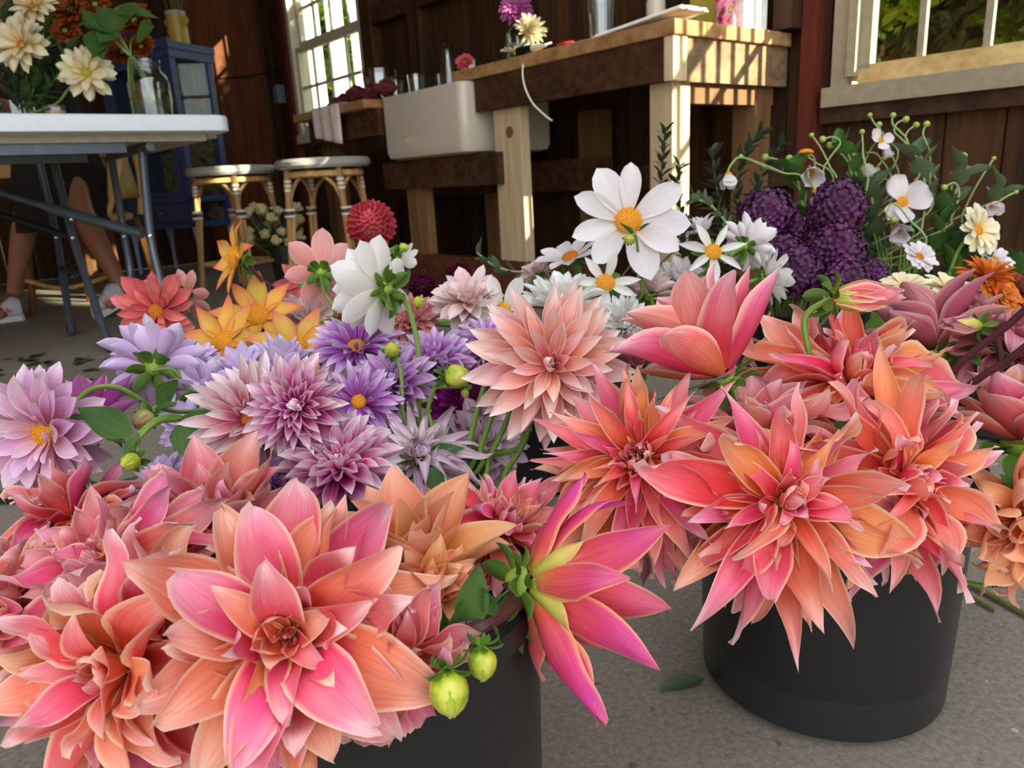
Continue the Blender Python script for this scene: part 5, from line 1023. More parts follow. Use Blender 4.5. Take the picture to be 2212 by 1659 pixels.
tl = thing('dahlia_foliage', 'dark green leaves low among the slanting green stems', 'foliage', BK['M'] + V3((.02, 0, 0)))
stem_to(tl, D(930, 1010, .74), -CJ, BK['M'], r=.0025)
for (x0, y0, x1, y1, dd, w) in ((920, 985, 1000, 965, .74, .9), (890, 1000, 840, 985, .72, .8), (1000, 1060, 1060, 985, .76, 1.1), (930, 1010, 950, 1080, .70, 1.3), (895, 880, 880, 872, .76, 1.4), (500, 1030, 460, 1010, .72, 1.2), (510, 1030, 540, 1000, .72, 1.2)): leaf(tl, D(x0, y0, dd), D(x1, y1, dd - .01), (-_F + CJ * .5), w)
# ---- orange, coral
GO = 'orange yellow star dahlias'; GC = 'coral dahlias'
flower('orchid', 'orange', 557, 683, 1.06, 92, (.05, .45, .9), 'orange yellow star dahlia, topmost of the three lying flat', GO, 'O', disc=M_DISC, discr=.28, seed=347)
flower('orchid', 'orange', 482, 738, 1.00, 90, (-.2, .35, .9), 'orange yellow star dahlia, lower left of the three', GO, 'O', disc=M_DISC, discr=.28, seed=349)
flower('orchid', 'orange', 640, 752, .98, 98, (.15, .5, .85), 'orange yellow star dahlia half hidden by lilac petals', GO, 'O', disc=M_DISC, discr=.26, seed=353)
flower('orchid', 'orange', 510, 557, 1.05, 78, (-.80, .1, .6), 'single orange star dahlia standing up in profile before the stools', GO, 'O', disc=M_DISC, discr=.34, seed=359, via=[D(560, 600, 1.07), D(595, 640, 1.1)], stem=M_STEMD)
flower('orchid', 'coral', 475, 800, 1.02, 60, (.0, -.2, .95), 'red orange star dahlia hanging below the orange ones', GO, 'O', seed=361)
flower('soft_disc', 'coral', 338, 672, 1.05, 82, (-.1, -.05, .95), 'coral red dahlia with yellow centre at the left of the orange stars', GC, 'O', disc=M_DISCO, seed=367)
flower('back8', 'coralpk', 400, 640, 1.1, 55, (.3, .3, -.8), 'small dusty coral dahlia seen from behind right of the coral red one', GC, 'O', seed=373, calyx=.010)
flower('back8', 'coralpk', 695, 588, 1.05, 82, (-.1, .25, -.85), 'salmon dahlia seen from behind with dark green calyx before the stool', GC, 'O', seed=379, calyx=.010, via=[D(700, 630, 1.05), D(715, 690, 1.06)])
flower('orchid', 'coral', 655, 612, 1.15, 65, (-.3, .2, .9), 'coral red dahlia behind the salmon one seen from behind', GC, 'O', seed=383)
flower('soft', 'pinkblush', 660, 695, 1.10, 68, (.1, .6, .7), 'pale pink dahlia behind the orange stars', 'blush and pink dahlias', 'O', seed=389)
flower('decor', 'coralpk', 890, 690, 1.0, 60, (.0, .4, .8), 'salmon pink ball dahlia right of the white turned one', 'blush and pink dahlias', 'C', seed=397)
flower('decor', 'coral', 745, 640, 1.15, 45, (.0, .3, .9), 'small coral ball dahlia behind the white turned one', GC, 'O', seed=401)
flower('soft', 'lilac', 425, 790, .96, 60, (.2, .6, .5), 'small lilac dahlia under the left orange star', GL, 'O', seed=403)
# pompon
def pompon(px, py, d, rpx, mat, label, group, bucket, face, via=None, n=110, name='pompon_dahlia'):
    NF[0] += 1; r = random.Random(NF[0]); c = D(px, py, d); R = rpx * d / FPX; ax = camvec(face); base = BK[bucket] + V3((r.uniform(-.05, .05), r.uniform(-.05, .05), 0))
    t = thing(name, label, 'flower', base, group); ax, a, b_ = frame(ax); ms = pset('ball', PM[mat])
    blob('core', c, R * .7, R * .7, R * .7, PM[mat], t, 0, 0)
    for i in range(n):
        zc = 1 - 1.82 * (i + .5) / n; rr = math.sqrt(1 - zc * zc); az = i * 2.39996; dr = ax * zc + (a * cos(az) + b_ * sin(az)) * rr
        th = math.acos(zc); out = (a * cos(az) + b_ * sin(az))
        tl = min(th * .95, th); xd = (ax * cos(th * .98) + out * sin(th * .98)); zd = (ax * sin(th) - out * cos(th))
        sz = .34 + .14 * min(1, th); place('petal', r.choice(ms), t, c + dr * R * .58, xd, zd, R * sz, 1.0)
    MB().lathe([(0, -R * 1.0), (R * .25, -R * .95), (R * .4, -R * .6)], c, ax, 10).build('calyx', plain('calyx_green', '86A038', .5), t)
    stem_to(t, c - ax * R * .9, -ax, base, via=via)
pompon(802, 486, 1.15, 55, 'pompon', 'crimson pink pompon dahlia before the sink legs', 'pompon dahlias', 'O', (.0, .45, .9), n=150)
pompon(912, 622, 1.15, 32, 'maroon', 'dark maroon pompon right of the white turned dahlia', 'pompon dahlias', 'C', (.1, .6, .7), n=80)
pompon(990, 596, 1.2, 30, 'maroon', 'dark maroon pompon above the blush dahlia beside the white ones', 'pompon dahlias', 'C', (.1, .6, .7), n=80)
bud(872, 535, 1.1, 12, (.9, 0, .3), 'tiny green bud right of the crimson pompon', 'O')
flower('back8', 'white', 860, 560, 1.2, 45, (.5, -.2, -.6), 'small white dahlia peeping behind the white turned one', 'white dahlias', 'O', seed=405, calyx=.007)
bud(905, 655, 1.0, 18, (-.3, .3, .8), 'green bracts and bud below the dark maroon pompon', 'C')
# ---- white bucket
GW = 'white dahlias'
flower('single9', 'whitepk', 1357, 478, 1.02, 110, (-.05, .08, .99), 'tallest white dahlia with broad petals and golden centre', GW, 'C', disc=M_DISC, discr=.27, seed=409, via=[D(1372, 510, 1.06), D(1381, 570, 1.06), D(1380, 650, 1.06)])
bud(1358, 517, .97, 13, (-.2, .1, .9), 'little green bud in front of the tallest white dahlia', 'C', via=[D(1372, 508, .99), D(1379, 560, 1.02), D(1379, 650, 1.04)])
flower('star', 'white', 1308, 612, 1.0, 68, (-.02, .1, .98), 'white star dahlia with golden centre below the tallest white one', GW, 'C', disc=M_DISC, discr=.3, seed=419)
flower('soft', 'white', 1222, 655, 1.0, 92, (.0, .9, .4), 'dense white dahlia facing up behind the blush one', GW, 'C', seed=421)
flower('decor', 'white', 1352, 705, .95, 65, (.0, .25, .95), 'creamy white dahlia with greenish closed centre', GW, 'C', seed=431)
flower('single8', 'white', 1085, 672, .98, 68, (-.35, .2, .9), 'white dahlia with yellow centre left of the dense white one', GW, 'C', disc=M_DISC, discr=.27, seed=433)
flower('soft', 'pinkblush', 1012, 652, 1.0, 78, (-.05, .6, .75), 'pale pink white dahlia beside the dark maroon pompon', 'blush and pink dahlias', 'C', seed=439)
flower('single8', 'whitepk', 1232, 556, 1.12, 62, (-.35, .75, .5), 'white dahlia with orange centre tilted up, left of the tallest one', GW, 'C', disc=M_DISCO, discr=.3, seed=443)
flower('backfull', 'pinkblush', 1160, 596, 1.15, 40, (-.3, .6, -.3), 'small pink white dahlia half open before the bench', GW, 'C', seed=449)
flower('star', 'white', 1540, 545, 1.02, 66, (.0, .25, .95), 'white star dahlia with golden centre right of the tallest one', GW, 'C', disc=M_DISC, discr=.28, seed=457)
flower('backfull', 'whitepk', 1612, 530, 1.08, 62, (.5, .3, -.5), 'white lilac dahlia turned away right of the star one', GW, 'S', seed=461, calyx=.009)
flower('backwhite', 'white', 1655, 600, 1.0, 66, (.75, .1, .1), 'cupped white dahlia facing right beside the purple blooms', GW, 'S', seed=463, calyx=.008)
flower('backfull', 'pinkblush', 1405, 635, 1.05, 60, (-.05, .8, -.3), 'pinkish white dahlia with green base beside the cupped pink one', GW, 'C', seed=467, calyx=.010)
flower('soft', 'whitepk', 1470, 610, 1.08, 62, (.1, .6, .5), 'white dahlia hidden behind the tall cupped pink one', GW, 'C', seed=479)
flower('cup', 'whitepk', 1520, 500, 1.15, 40, (-.4, .8, .1), 'half open white dahlia above the right star one', GW, 'C', seed=487)
flower('star', 'whitepk', 1450, 700, 1.0, 50, (.1, .5, .6), 'white dahlia in shade under the pinkish green based one', GW, 'C', seed=489)
tl = thing('dahlia_foliage', 'green leaf pair on the stem under the tallest white dahlia', 'foliage', BK['C'])
stem_to(tl, D(1384, 572, 1.04), -CJ, BK['C'], r=.0025)
leaf(tl, D(1382, 590, 1.04), D(1365, 560, 1.03), -_F, 1.4); leaf(tl, D(1384, 590, 1.04), D(1412, 565, 1.02), -_F, 1.4); leaf(tl, D(1380, 500, 1.01), D(1408, 478, 1.0), CJ, .8); leaf(tl, D(1370, 510, 1.0), D(1340, 480, .99), CJ, .8)

# ---- scabiosa-like dark purple heads
M_SCAB = plain('dark_purple_floret', '4E1246', .55, var=.55)
def scab_meshes():
    r = random.Random(2); m = MB(); uv = []
    n = 260
    for i in range(n):
        zc = 1 - 1.75 * (i + .5) / n; rr = math.sqrt(1 - zc * zc); az = i * 2.39996; d = V3((rr * cos(az), rr * sin(az), zc)); a = d.orthogonal().normalized(); b_ = d.cross(a); w0 = r.uniform(0, 6)
        p = d * r.uniform(.80, 1.08); s = .17
        for k in range(4):
            w = w0 + k * pi / 2; e = (a * cos(w) + b_ * sin(w)); f = (a * cos(w + .75) + b_ * sin(w + .75)); g = (a * cos(w - .75) + b_ * sin(w - .75)); q = len(m.v)
            m.v += [p, p + g * s * .7 + d * .05, p + e * s + d * .09, p + f * s * .7 + d * .05]; m.f.append((q, q + 1, q + 2, q + 3))
    pins = MB()
    for i in range(70):
        zc = 1 - 1.6 * (i + .5) / 70; rr = math.sqrt(1 - zc * zc); az = i * 2.39996 + 1; d = V3((rr * cos(az), rr * sin(az), zc)) * 1.06
        k = len(pins.v); s = .014; pins.v += [d + V3(x) * s for x in ((1, 0, 0), (-1, 0, 0), (0, 1, 0), (0, -1, 0), (0, 0, 1), (0, 0, -1))]
        pins.f += [tuple(k + j for j in q) for q in ((0, 2, 4), (2, 1, 4), (1, 3, 4), (3, 0, 4), (2, 0, 5), (1, 2, 5), (3, 1, 5), (0, 3, 5))]
    out = []
    for nm, mm, mt in (('florets', m, M_SCAB), ('pins', pins, plain('pale_anther', 'C0A8B8', .6))):
        me = bpy.data.meshes.new(nm); me.from_pydata(mm.v, [], mm.f); me.materials.append(mt)
        out.append(me)
    return out
SCM = scab_meshes()
GQ = 'dark purple scabiosa heads'
def scab(px, py, d, rx, ry, face, label):
    NF[0] += 1; r = random.Random(NF[0]); c = D(px, py, d); R = rx * d / FPX; ax = camvec(face); base = BK['S'] + V3((r.uniform(-.06, .06), r.uniform(-.06, .06), 0))
    t = thing('scabiosa', label, 'flower', base, GQ)
    blob('core', c, R * .82, R * .82, R * .82 * ry / rx, M_SCAB, t, 0, 0)
    for me in SCM:
        o = place(me.name, me, t, c, frame(ax)[1], ax, R); o['kind'] = 'stuff'
        if ry != rx: o.matrix_basis = o.matrix_basis @ Matrix.Diagonal((1, 1, ry / rx, 1))
    stem_to(t, c - ax * R * ry / rx * .8, -ax, base)
scab(1808, 455, 1.22, 56, 62, (.0, .9, .4), 'dark purple scabiosa head, topmost and tallest of the cluster')
scab(1805, 545, 1.20, 58, 58, (.0, .4, .9), 'dark purple scabiosa head just under the topmost one')
scab(1655, 462, 1.25, 54, 50, (-.2, .7, .7), 'dark purple scabiosa head at the upper left of the cluster')
scab(1700, 500, 1.28, 44, 44, (.1, .4, .9), 'dark purple scabiosa head between the topmost and the upper left ones')
scab(1720, 590, 1.18, 52, 52, (-.1, .3, .9), 'dark purple scabiosa head at the lower left of the cluster')
scab(1830, 610, 1.14, 50, 44, (.0, .5, .8), 'dark purple scabiosa head right behind the half open bud')
scab(1880, 600, 1.2, 40, 36, (.2, .5, .8), 'dark purple scabiosa head at the lower right of the cluster')
scab(1690, 555, 1.22, 46, 46, (-.2, .3, .9), 'dark purple scabiosa head beside the cupped white dahlia')

# ---- Japanese anemones
GA = 'white anemones'
def anem(px, py, d, rpx, face, label, lay='anem', discr=.24, via=None, seed=1):
    t, c, ax, R = flower(lay, 'whitepk', px, py, d, rpx, face, label, GA, 'S', disc=M_DISC, discr=discr, name='anemone', calyx=R0 if False else .0035, seed=seed, bract=False, sr=.0018, stem=M_STEMP, via=via)
    place('pistil', disc_mesh(M_DISCG, .9, 60), t, c + ax * R * .03, frame(ax)[1], ax, R * .12); return t
anem(1948, 437, 1.28, 54, (.0, .05, .99), 'largest white anemone with golden ring facing the viewer', seed=3)
anem(1938, 492, 1.30, 44, (-.1, -.6, .7), 'white anemone hanging directly under the largest one', 'anem_nod', seed=8)
anem(1903, 303, 1.32, 26, (.05, .0, .99), 'small white anemone high up with orange centre', seed=5)
anem(1910, 342, 1.32, 22, (.3, .5, .6), 'small half closed white anemone just below the high one', 'anem_nod', seed=6)
anem(1752, 372, 1.30, 44, (-.2, -.5, .8), 'crumpled white anemone above the purple scabiosas', 'anem_nod', seed=7)
anem(1762, 412, 1.28, 36, (.2, -.8, .5), 'drooping white anemone touching the topmost scabiosa', 'anem_nod', seed=9)
anem(1573, 375, 1.25, 33, (.05, -.98, .15), 'closed white anemone nodding at the left of the cluster', 'anem_nod', seed=10, via=[D(1582, 352, 1.26), D(1602, 340, 1.27), D(1650, 360, 1.3), D(1720, 400, 1.34)])
anem(2140, 445, 1.30, 30, (-.2, -.4, .8), 'white anemone half hidden by a leaf at the right', 'anem_nod', seed=12)
anem(1870, 380, 1.34, 28, (.0, .4, .8), 'pale anemone in shade behind the topmost scabiosa', 'anem_nod', seed=14)
M_GB = plain('anemone_bud_green', '9CAA48', .5, var=.2)
def curly(pts, d, r, label):
    b0 = BK['S'] + V3((rng.uniform(-.06, .06), rng.uniform(-.06, .06), 0)); P = [D(x, y, d) for (x, y) in pts]
    t = thing('anemone_bud', label, 'bud', b0, 'small round anemone buds')
    MB().tube(spline(P + [P[-1].lerp(b0 + V3((0, 0, .23)), .7), b0], 6), .0016, 6).build('stem', M_STEMP, t)
    R = r * d / FPX; blob('bud', P[0], R, R, R * .95, M_GB, t, int(pts[0][0]), .04, 12, 8)
    return t
CUR = [([(1600, 338), (1640, 352), (1690, 373), (1740, 400)], 5.5, 'leftmost small green anemone bud, at the kink above the closed white one'),
 ([(1653, 340), (1680, 345), (1712, 362), (1760, 420)], 8, 'second small green bud from the left'), ([(1705, 342), (1735, 338), (1760, 350), (1800, 400)], 8, 'third small green bud from the left beside the bare yellow centre'),
 ([(1753, 292), (1770, 315), (1790, 355), (1810, 420)], 5.5, 'small green bud before the red trim board'), ([(1777, 301), (1800, 296), (1815, 310), (1790, 345), (1775, 390)], 7.5, 'round green bud right of the red trim board'),
 ([(1792, 314), (1815, 330), (1835, 360), (1838, 430)], 7.5, 'round green bud below its twin right of the red trim board'), ([(1862, 285), (1864, 330), (1862, 430)], 6, 'small green bud on a straight upright stem'),
 ([(1879, 249), (1890, 268), (1915, 300), (1930, 360)], 5.5, 'topmost green bud left of the high white anemone'), ([(1899, 269), (1905, 290), (1925, 330), (1935, 420)], 6.5, 'green bud just above the high white anemone'),
 ([(1929, 249), (1928, 268), (1945, 285), (1962, 310), (1975, 400)], 6.5, 'green bud at the very top above the curled stem'), ([(1957, 258), (1938, 266), (1932, 285), (1950, 303), (1990, 350), (2010, 420)], 7.5, 'grey green bud on the curled stem'),
 ([(1979, 270), (1960, 285), (1958, 310), (1985, 380)], 7, 'grey green bud right of the curled stem'), ([(2002, 268), (1994, 290), (2008, 330), (2008, 400), (1995, 470)], 7, 'green bud on a tall bowed stem at the right'),
 ([(2081, 337), (2066, 365), (2052, 420), (2030, 500)], 8, 'green bud at the right above the grey leaves'), ([(2147, 342), (2110, 400), (2080, 460), (2050, 530)], 4.5, 'tiny bud on a long straight stem leaning right'),
 ([(2195, 415), (2172, 426), (2150, 445), (2090, 520)], 5, 'tiny bud at the right frame edge beyond the half hidden anemone'), ([(2036, 548), (2015, 530), (1992, 508), (1985, 560)], 9, 'pale round bud low between the zinnia and the scabiosas'),
 ([(1893, 369), (1915, 388), (1965, 405), (2020, 430), (2030, 500)], 8.5, 'green bud left of a long sloping stem above the largest anemone'), ([(2040, 405), (2062, 395), (2072, 420), (2055, 470), (2030, 500)], 7, 'green knob on a hooked stem right of the largest anemone'),
 ([(1930, 475), (1915, 462), (1930, 440), (1960, 470), (1990, 540)], 8, 'brownish bud lying on the lower anemone petal'), ([(1845, 335), (1870, 330), (1900, 340), (1920, 420)], 5, 'small green bud on the crossing stems above the scabiosas')]
for i, (pts, r, lab) in enumerate(CUR): curly(pts, 1.22 if 'brownish' in lab else 1.30 + .03 * (i % 3), r, lab)
ty = thing('bare_seed_head', 'bare yellow seed head left of the crumpled anemone', 'seed head', BK['S'])
place('disc', disc_mesh(M_DISC), ty, D(1741, 332, 1.3), CI, CJ, .012); stem_to(ty, D(1741, 336, 1.3), -CJ, BK['S'], r=.0016, mat=M_STEMP, via=[D(1760, 355, 1.31)])
def sprig(label, pts, d, n, L, mat, style='leaflet', base=None, r=.002, w=1., jit=.8, name='leafy_sprig', group='leafy sprigs', start=0.0):
    base = base or BK['S']; P = [D(x, y, d) for (x, y) in pts]; t = thing(name, label, 'foliage', base, group)
    sp = spline(P, 8); MB().tube(sp + [P[-1].lerp(base + V3((0, 0, .2)), .6), base], r, 6).build('stem', M_STEMP if mat != 'leafd' else plain('brown_twig', '4A4030', .7), t)
    rr = random.Random(int(pts[0][0] * 3 + pts[0][1])); ms = pset(style, PM[mat])
    for i in range(n):
        k = start + (i + .5) / n * (1 - start); j = min(int(k * (len(sp) - 1)), len(sp) - 2); p = sp[j]; td = (sp[j] - sp[j + 1]).normalized()
        az = i * 2.4; a = td.orthogonal().normalized(); q = a * cos(az) + td.cross(a) * sin(az)
        xd = (q * jit + td * .7).normalized(); place('leaf', rr.choice(ms), t, p, xd, (td - q * .5 + V3((0, 0, .3))).normalized(), L * rr.uniform(.7, 1.2), w)
    return t
sprig('dark boxwood sprig standing upright before the sunlit bench leg', [(1437, 282), (1432, 340), (1428, 400), (1432, 480)], 1.45, 40, .026, 'leafd', base=BK['C'])
sprig('dark boxwood sprig leaning right of the bench leg', [(1470, 360), (1462, 400), (1470, 450), (1480, 520)], 1.4, 26, .026, 'leafd', base=BK['C'])
sprig('dark grey green sprig above the closed white anemone', [(1645, 290), (1610, 330), (1590, 400), (1600, 480)], 1.5, 36, .03, 'leafd')
sprig('grey sprig before the back leg of the bench', [(1690, 310), (1660, 350), (1630, 420), (1620, 500)], 1.5, 30, .03, 'leafd')
sprig('dark fine foliage left of the upper left scabiosa', [(1540, 330), (1545, 390), (1560, 450), (1590, 520)], 1.45, 30, .03, 'leafd')
sprig('light green leafy sprig left of the purple scabiosas', [(1500, 430), (1530, 440), (1560, 470), (1590, 510)], 1.2, 18, .03, 'leafg', base=BK['S'])
sprig('pale eucalyptus sprig lying before the bench bottom board', [(1030, 545), (1060, 570), (1100, 585), (1150, 590), (1190, 610)], 1.3, 16, .03, 'leafg', base=BK['C'], w=1.1)
sprig('dark twiggy foliage between the tallest white dahlia and the star one', [(1480, 480), (1475, 540), (1480, 590), (1470, 640)], 1.3, 40, .028, 'leafd', base=BK['C'])
sprig('dark foliage behind the white lilac dahlias', [(1560, 470), (1570, 520), (1580, 580), (1590, 640)], 1.35, 40, .03, 'leafd')
for i, (lab, pts, n, L, mat) in enumerate((('grey green anemone leaves below the tall bowed stem', [(1985, 330), (1995, 380), (2000, 430), (1990, 500)], 12, .05, 'leafg'),
    ('grey green anemone leaves at the right under the green bud', [(2085, 365), (2070, 400), (2055, 450), (2030, 530)], 12, .055, 'leafg'),
    ('green anemone leaves beside the half hidden anemone', [(2165, 410), (2150, 430), (2130, 470), (2060, 540)], 10, .045, 'leafg'),
    ('dark green anemone leaves left of the high white one', [(1815, 310), (1830, 330), (1850, 380), (1870, 450)], 12, .045, 'leaf'),
    ('light green leaf rosette right of the largest anemone', [(2040, 440), (2035, 460), (2030, 500), (2010, 560)], 14, .04, 'leaf'),
    ('dark green leaves beside the crumpled anemone', [(1715, 360), (1722, 385), (1730, 420), (1740, 480)], 10, .05, 'leaf'),
    ('grey green leaves behind the largest anemone', [(1880, 400), (1885, 440), (1890, 500), (1900, 560)], 16, .05, 'leafg'),
    ('green leaves low under the hanging anemone', [(1990, 520), (1985, 550), (1970, 580), (1950, 620)], 16, .05, 'leaf'),
    ('green leaves under the cream zinnia', [(2060, 520), (2070, 550), (2060, 590), (2040, 630)], 14, .055, 'leaf'),
    ('long green leaves in front of the dark wall at the right', [(2110, 540), (2120, 570), (2140, 600), (2160, 640)], 14, .05, 'leaf'),
    ('green leaves at the far right beside the orange zinnia', [(2200, 560), (2190, 590), (2180, 620), (2170, 660)], 12, .05, 'leaf'),
    ('small green leaves between scabiosas and the hanging anemone', [(1880, 500), (1885, 530), (1890, 560), (1895, 600)], 14, .04, 'leafg'))):
    sprig(lab, pts, 1.30 + .02 * (i % 4), n, L, mat, 'leafblade', w=1.4, base=BK['Z'] if pts[0][0] > 2050 else BK['S'])
# fan of thin green stems
tg = thing('stem_bundle', 'fan of thin bright green stems right of the scabiosas', 'stems', BK['S'] + V3((.03, 0, 0)))
for i in range(16):
    x = 1890 + i * 9 + rng.uniform(-6, 6); MB().tube([D(x + rng.uniform(-20, 30), 500 + rng.uniform(-30, 30), 1.33), D(1920 + i * 4, 640, 1.34), BK['S'] + V3((.03, 0, .05))], .0017, 5).build('stem', M_STEM, tg)
# ---- zinnias
GZ = 'zinnias'
flower('zin', 'cream', 2112, 497, 1.25, 46, (.35, .15, .9), 'pale cream zinnia glowing at the right edge', GZ, 'Z', disc=M_DISC, discr=.26, name='zinnia', via=[D(2085, 520, 1.27), D(2062, 560, 1.28), D(2045, 640, 1.3)], sr=.003)
flower('zin', 'cream', 1955, 618, 1.05, 42, (-.2, .75, .5), 'cream white zinnia behind the half open bud', GZ, 'Z', disc=M_DISCO, name='zinnia', discr=.26)
flower('zin', 'cream', 2050, 625, 1.05, 50, (.1, .75, .5), 'cream white zinnia behind the dusky rose petals', GZ, 'Z', disc=M_DISCO, name='zinnia', discr=.26)
flower('quill', 'orangered', 2130, 600, 1.12, 58, (.1, .7, .6), 'orange quilled zinnia at the right edge', GZ, 'Z', name='zinnia')
flower('zinfull', 'orangered', 2160, 640, 1.1, 40, (.1, .4, .8), 'orange zinnia just under the quilled one', GZ, 'Z', name='zinnia')
flower('zin', 'whitepk', 1985, 555, 1.2, 34, (.2, .4, .8), 'pinkish white zinnia with brown centre under the hanging anemone', GZ, 'Z', disc=M_DISCO, name='zinnia', discr=.3)
flower('zinfull', 'rust', 2195, 625, 1.15, 40, (.2, .5, .8), 'rust red zinnia cut by the right frame edge', GZ, 'Z', name='zinnia')
flower('zin', 'whitepk', 2150, 560, 1.3, 30, (.1, .6, .7), 'small white zinnia above the orange quilled one', GZ, 'Z', disc=M_DISC, name='zinnia', discr=.26)

# ---- flowers on the table
BK['J'] = J + V3((.01, 0, .014))
GT = 'flowers in the table bouquet'
flower('soft_disc', 'cream', 45, 95, 2.45, 56, (.0, .05, .99), 'large cream dahlia with yellow centre in the table bouquet', GT, 'T', disc=M_DISCO, discr=.14, seed=501, sr=.004)
flower('soft_disc', 'cream', 187, 157, 2.5, 54, (.3, -.1, .85), 'cream dahlia leaning right and low beside the mason jar', GT, 'T', disc=M_DISCG, discr=.18, seed=503, sr=.004, via=[D(150, 190, 2.52), D(120, 225, 2.54)])
flower('soft_disc', 'cream', 70, 12, 2.55, 46, (.1, .3, .9), 'cream dahlia at the top of the table bouquet', GT, 'T', disc=M_DISCO, discr=.14, seed=505, sr=.004)
flower('soft', 'cream', 105, 40, 2.65, 30, (.3, .1, .8), 'small cream dahlia right of the topmost cream one', GT, 'T', seed=506, sr=.004)
for i, (x, y, r, lab) in enumerate(((150, 20, 40, 'dark rust sunflower at the top of the table bouquet'), (290, 42, 34, 'rust flower above the leaning leaves'), (265, 112, 30, 'rust flower just left of the mason jar lid'), (305, 100, 26, 'rust flower behind the mason jar mouth'), (205, 8, 30, 'orange rust flower at the top edge of the photo'), (140, 65, 28, 'brown rust flower beside the big leaves'))):
    flower('zinfull', 'rust', x, y, 2.6, r, (.1 * i - .2, .2, .9), lab, GT, 'T' if x < 230 else 'J', name='rust_flower', seed=510 + i, sr=.003)
for i, (pts, n, L, mat, b_) in enumerate((([(10, 40), (20, 120), (35, 200), (40, 240)], 22, .09, 'leafd', 'T'), ([(95, 60), (85, 130), (70, 200), (45, 240)], 24, .08, 'leaf', 'T'), ([(150, 100), (125, 160), (90, 210), (50, 240)], 22, .08, 'leaf', 'T'), ([(130, 120), (100, 180), (60, 235)], 18, .06, 'leafd', 'T'), ([(0, 150), (20, 200), (38, 240)], 20, .07, 'leafd', 'T'),
      ([(60, 60), (60, 140), (50, 240)], 20, .07, 'leafd', 'T'))):
    sprig(('leftmost dark foliage sprig of the table bouquet', 'green foliage in the middle of the table bouquet', 'green foliage leaning right in the table bouquet', 'dark low foliage under the leaning cream dahlia', 'dark foliage at the photo edge beside the bouquet vase', 'dark foliage behind the large cream dahlia')[i], pts, 2.55 + .03 * i, n, L, mat, 'leafblade', base=BK[b_], w=.7, group='table bouquet foliage')
tl = thing('leafy_branch', 'branch with broad green leaves standing in the mason jar', 'branch', BK['J'])
MB().tube(spline([D(240, 45, 2.5), D(262, 85, 2.52), D(285, 125, 2.54), D(310, 170, 2.55), BK['J'] + V3((.02, 0, 0))], 6), .006, 8).build('stem', M_STEMP, tl)
MB().tube(spline([D(235, 75, 2.5), D(270, 110, 2.52), D(300, 140, 2.54), D(325, 200, 2.55), BK['J']], 6), .005, 8).build('stem', M_STEMP, tl)
for (x0, y0, x1, y1, w) in ((250, 65, 215, 90, 1.9), (255, 60, 205, 15, 1.7), (250, 55, 290, 20, 1.5), (250, 60, 185, 50, 1.6), (225, 60, 200, 120, 1.6), (245, 20, 335, 32, .5), (295, 80, 333, 55, 1.5), (210, 60, 175, 20, 1.5), (215, 85, 225, 125, 1.4)):
    leaf(tl, D(x0, y0, 2.48), D(x1, y1, 2.42), (-_F + CJ * .2), w)
# ---- flowers on the bench
BK['V1'] = WP(2.36, 2.02, BT + .004); BK['V2'] = WP(2.30, 1.98, BT + .004)
vessel('bud_vase', 'small clear bud vase holding the magenta bloom on the workbench', 'vase', bottle(.024, .11, .011, .014), WP(2.40, 2.03, BT)); BK['V1'] = WP(2.40, 2.03, BT + .01)
flower('decor', 'magenta', 1114, 22, 2.85, 36, (-.1, .3, .9), 'magenta bloom in the bud vase on the workbench', 'flowers on the workbench', 'V1', seed=601, name='magenta_bloom')
flower('quill', 'cream', 1145, 66, 2.72, 36, (.3, .1, .9), 'spiky cream bloom leaning above the white cable', 'flowers on the workbench', 'V2', seed=603, name='cream_bloom')
flower('zin', 'cream', 1112, 112, 2.78, 26, (.0, .8, .5), 'cream bloom lying flat on the workbench edge', 'flowers on the workbench', 'V2', seed=605, name='cream_bloom')
BK['V3'] = WP(2.62, 2.2, BT)
flower('zinfull', 'pompon', 1004, 134, 3.15, 17, (-.2, .2, .9), 'small coral pink bloom at the left end of the workbench', 'flowers on the workbench', 'V3', seed=607, name='pink_bloom')
# ---- cream filler flowers behind the stools
tf = thing('cream_statice', 'bunch of cream filler flowers on the floor behind the stools', 'filler flowers', fl(D(620, 560, 3.95)))
fb = fl(D(620, 560, 3.95))
MB().lathe([(0, 0), (.07, 0), (.085, .22), (.082, .22), (.068, .01), (0, .01)], fb, seg=20).build('pail', plain('dark_pail', '1C1E1C', .5), tf)
for i in range(22):
    p = D(530 + rng.uniform(0, 140), 440 + rng.uniform(0, 85), 3.9 + rng.uniform(-.1, .1)); MB().tube([p, p.lerp(fb, .5) + V3((0, 0, .05)), fb + V3((0, 0, .1))], .003, 5).build('stem', M_STEM, tf)
    blob('bloom', p, .026, .026, .022, plain('cream_floret', 'D8CC94', .8), tf, i, .3, 8, 6)
for i in range(14): leaf(tf, D(560 + rng.uniform(0, 90), 510 + rng.uniform(0, 30), 3.9), D(540 + rng.uniform(0, 130), 470 + rng.uniform(0, 70), 3.85), -_F, .7, 'leafd')

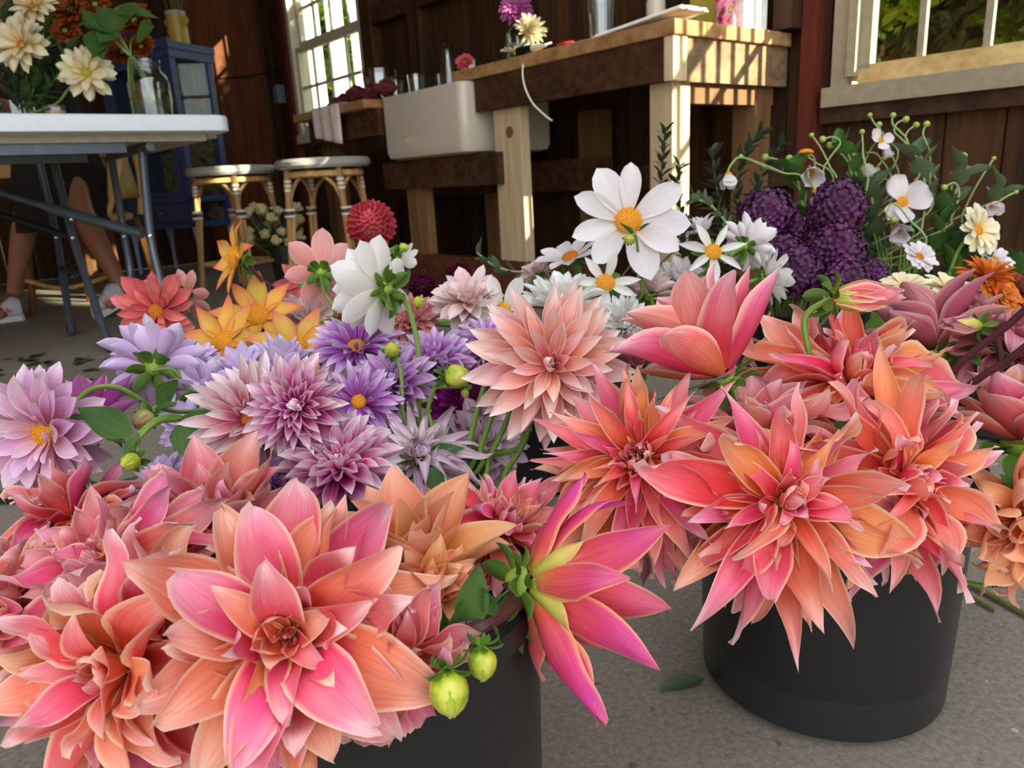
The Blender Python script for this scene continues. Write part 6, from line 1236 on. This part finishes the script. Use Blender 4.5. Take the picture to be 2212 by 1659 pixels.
# ---- clippings on the floor
def flat_leaf(px, py, L, ang, label, group, mat='leafd', style='leafblade', w=1.0, name='leaf_clipping'):
    p = ZP(px, py, .004); me = pset(style, PM[mat])[int(px) % 4]
    o = bpy.data.objects.new(name, me); COL.objects.link(o); o.matrix_basis = Matrix.Translation(p) @ Matrix.Rotation(ang, 4, 'Z') @ Matrix.Diagonal((L, L * w, L * .5, 1)); WLOC[o.name] = V3((0, 0, 0)); return tag(o, label, 'leaf', group)
for i in range(34):
    x = rng.choice((rng.uniform(-10, 140), rng.uniform(0, 260), rng.uniform(150, 260))); y = 782 + rng.gauss(0, 7) if i < 20 else rng.uniform(800, 1000)
    flat_leaf(x, y, rng.uniform(.03, .09), rng.uniform(0, 6.28), 'dark green leaf clipping lying on the floor at the left', 'leaf clippings on the left floor', rng.choice(('leafd', 'leaf', 'leafd')), w=rng.uniform(.5, 1))
flat_leaf(40, 1085, .12, 2.6, 'large dark leaf on the floor left of the striped pink dahlia', 'single leaves on the floor', w=.8)
flat_leaf(1520, 1465, .05, 3.4, 'grey green leaf on the floor beside the right bucket', 'single leaves on the floor', 'leafg')
lf = flat_leaf(2170, 1180, .06, 0, 'green leaf hanging below the yellow peach dahlia', 'single leaves on the floor', 'leaf')
bpy.data.objects.remove(lf)
tw = thing('cut_twig', 'olive green cut twig lying on the floor at the right edge', 'twig', ZP(2150, 1290, .004))
MB().tube(spline([ZP(2095, 1262, .006), ZP(2140, 1285, .005), ZP(2230, 1335, .005)], 5), .0035, 7).build('stalk', plain('olive_twig', '6C6A34', .6), tw)
MB().tube([ZP(2098, 1290, .004), ZP(2150, 1318, .004)], .0025, 6).build('side_shoot', plain('olive_twig', '6C6A34', .6), tw)
lv = thing('dahlia_foliage', 'green serrated leaf hanging below the yellow peach dahlia', 'foliage', BK['R'])
stem_to(lv, D(2170, 1150, .62), -CJ, BK['R'], r=.002); leaf(lv, D(2170, 1150, .60), D(2148, 1272, .58), (-_F + CJ * .3), 1.3)
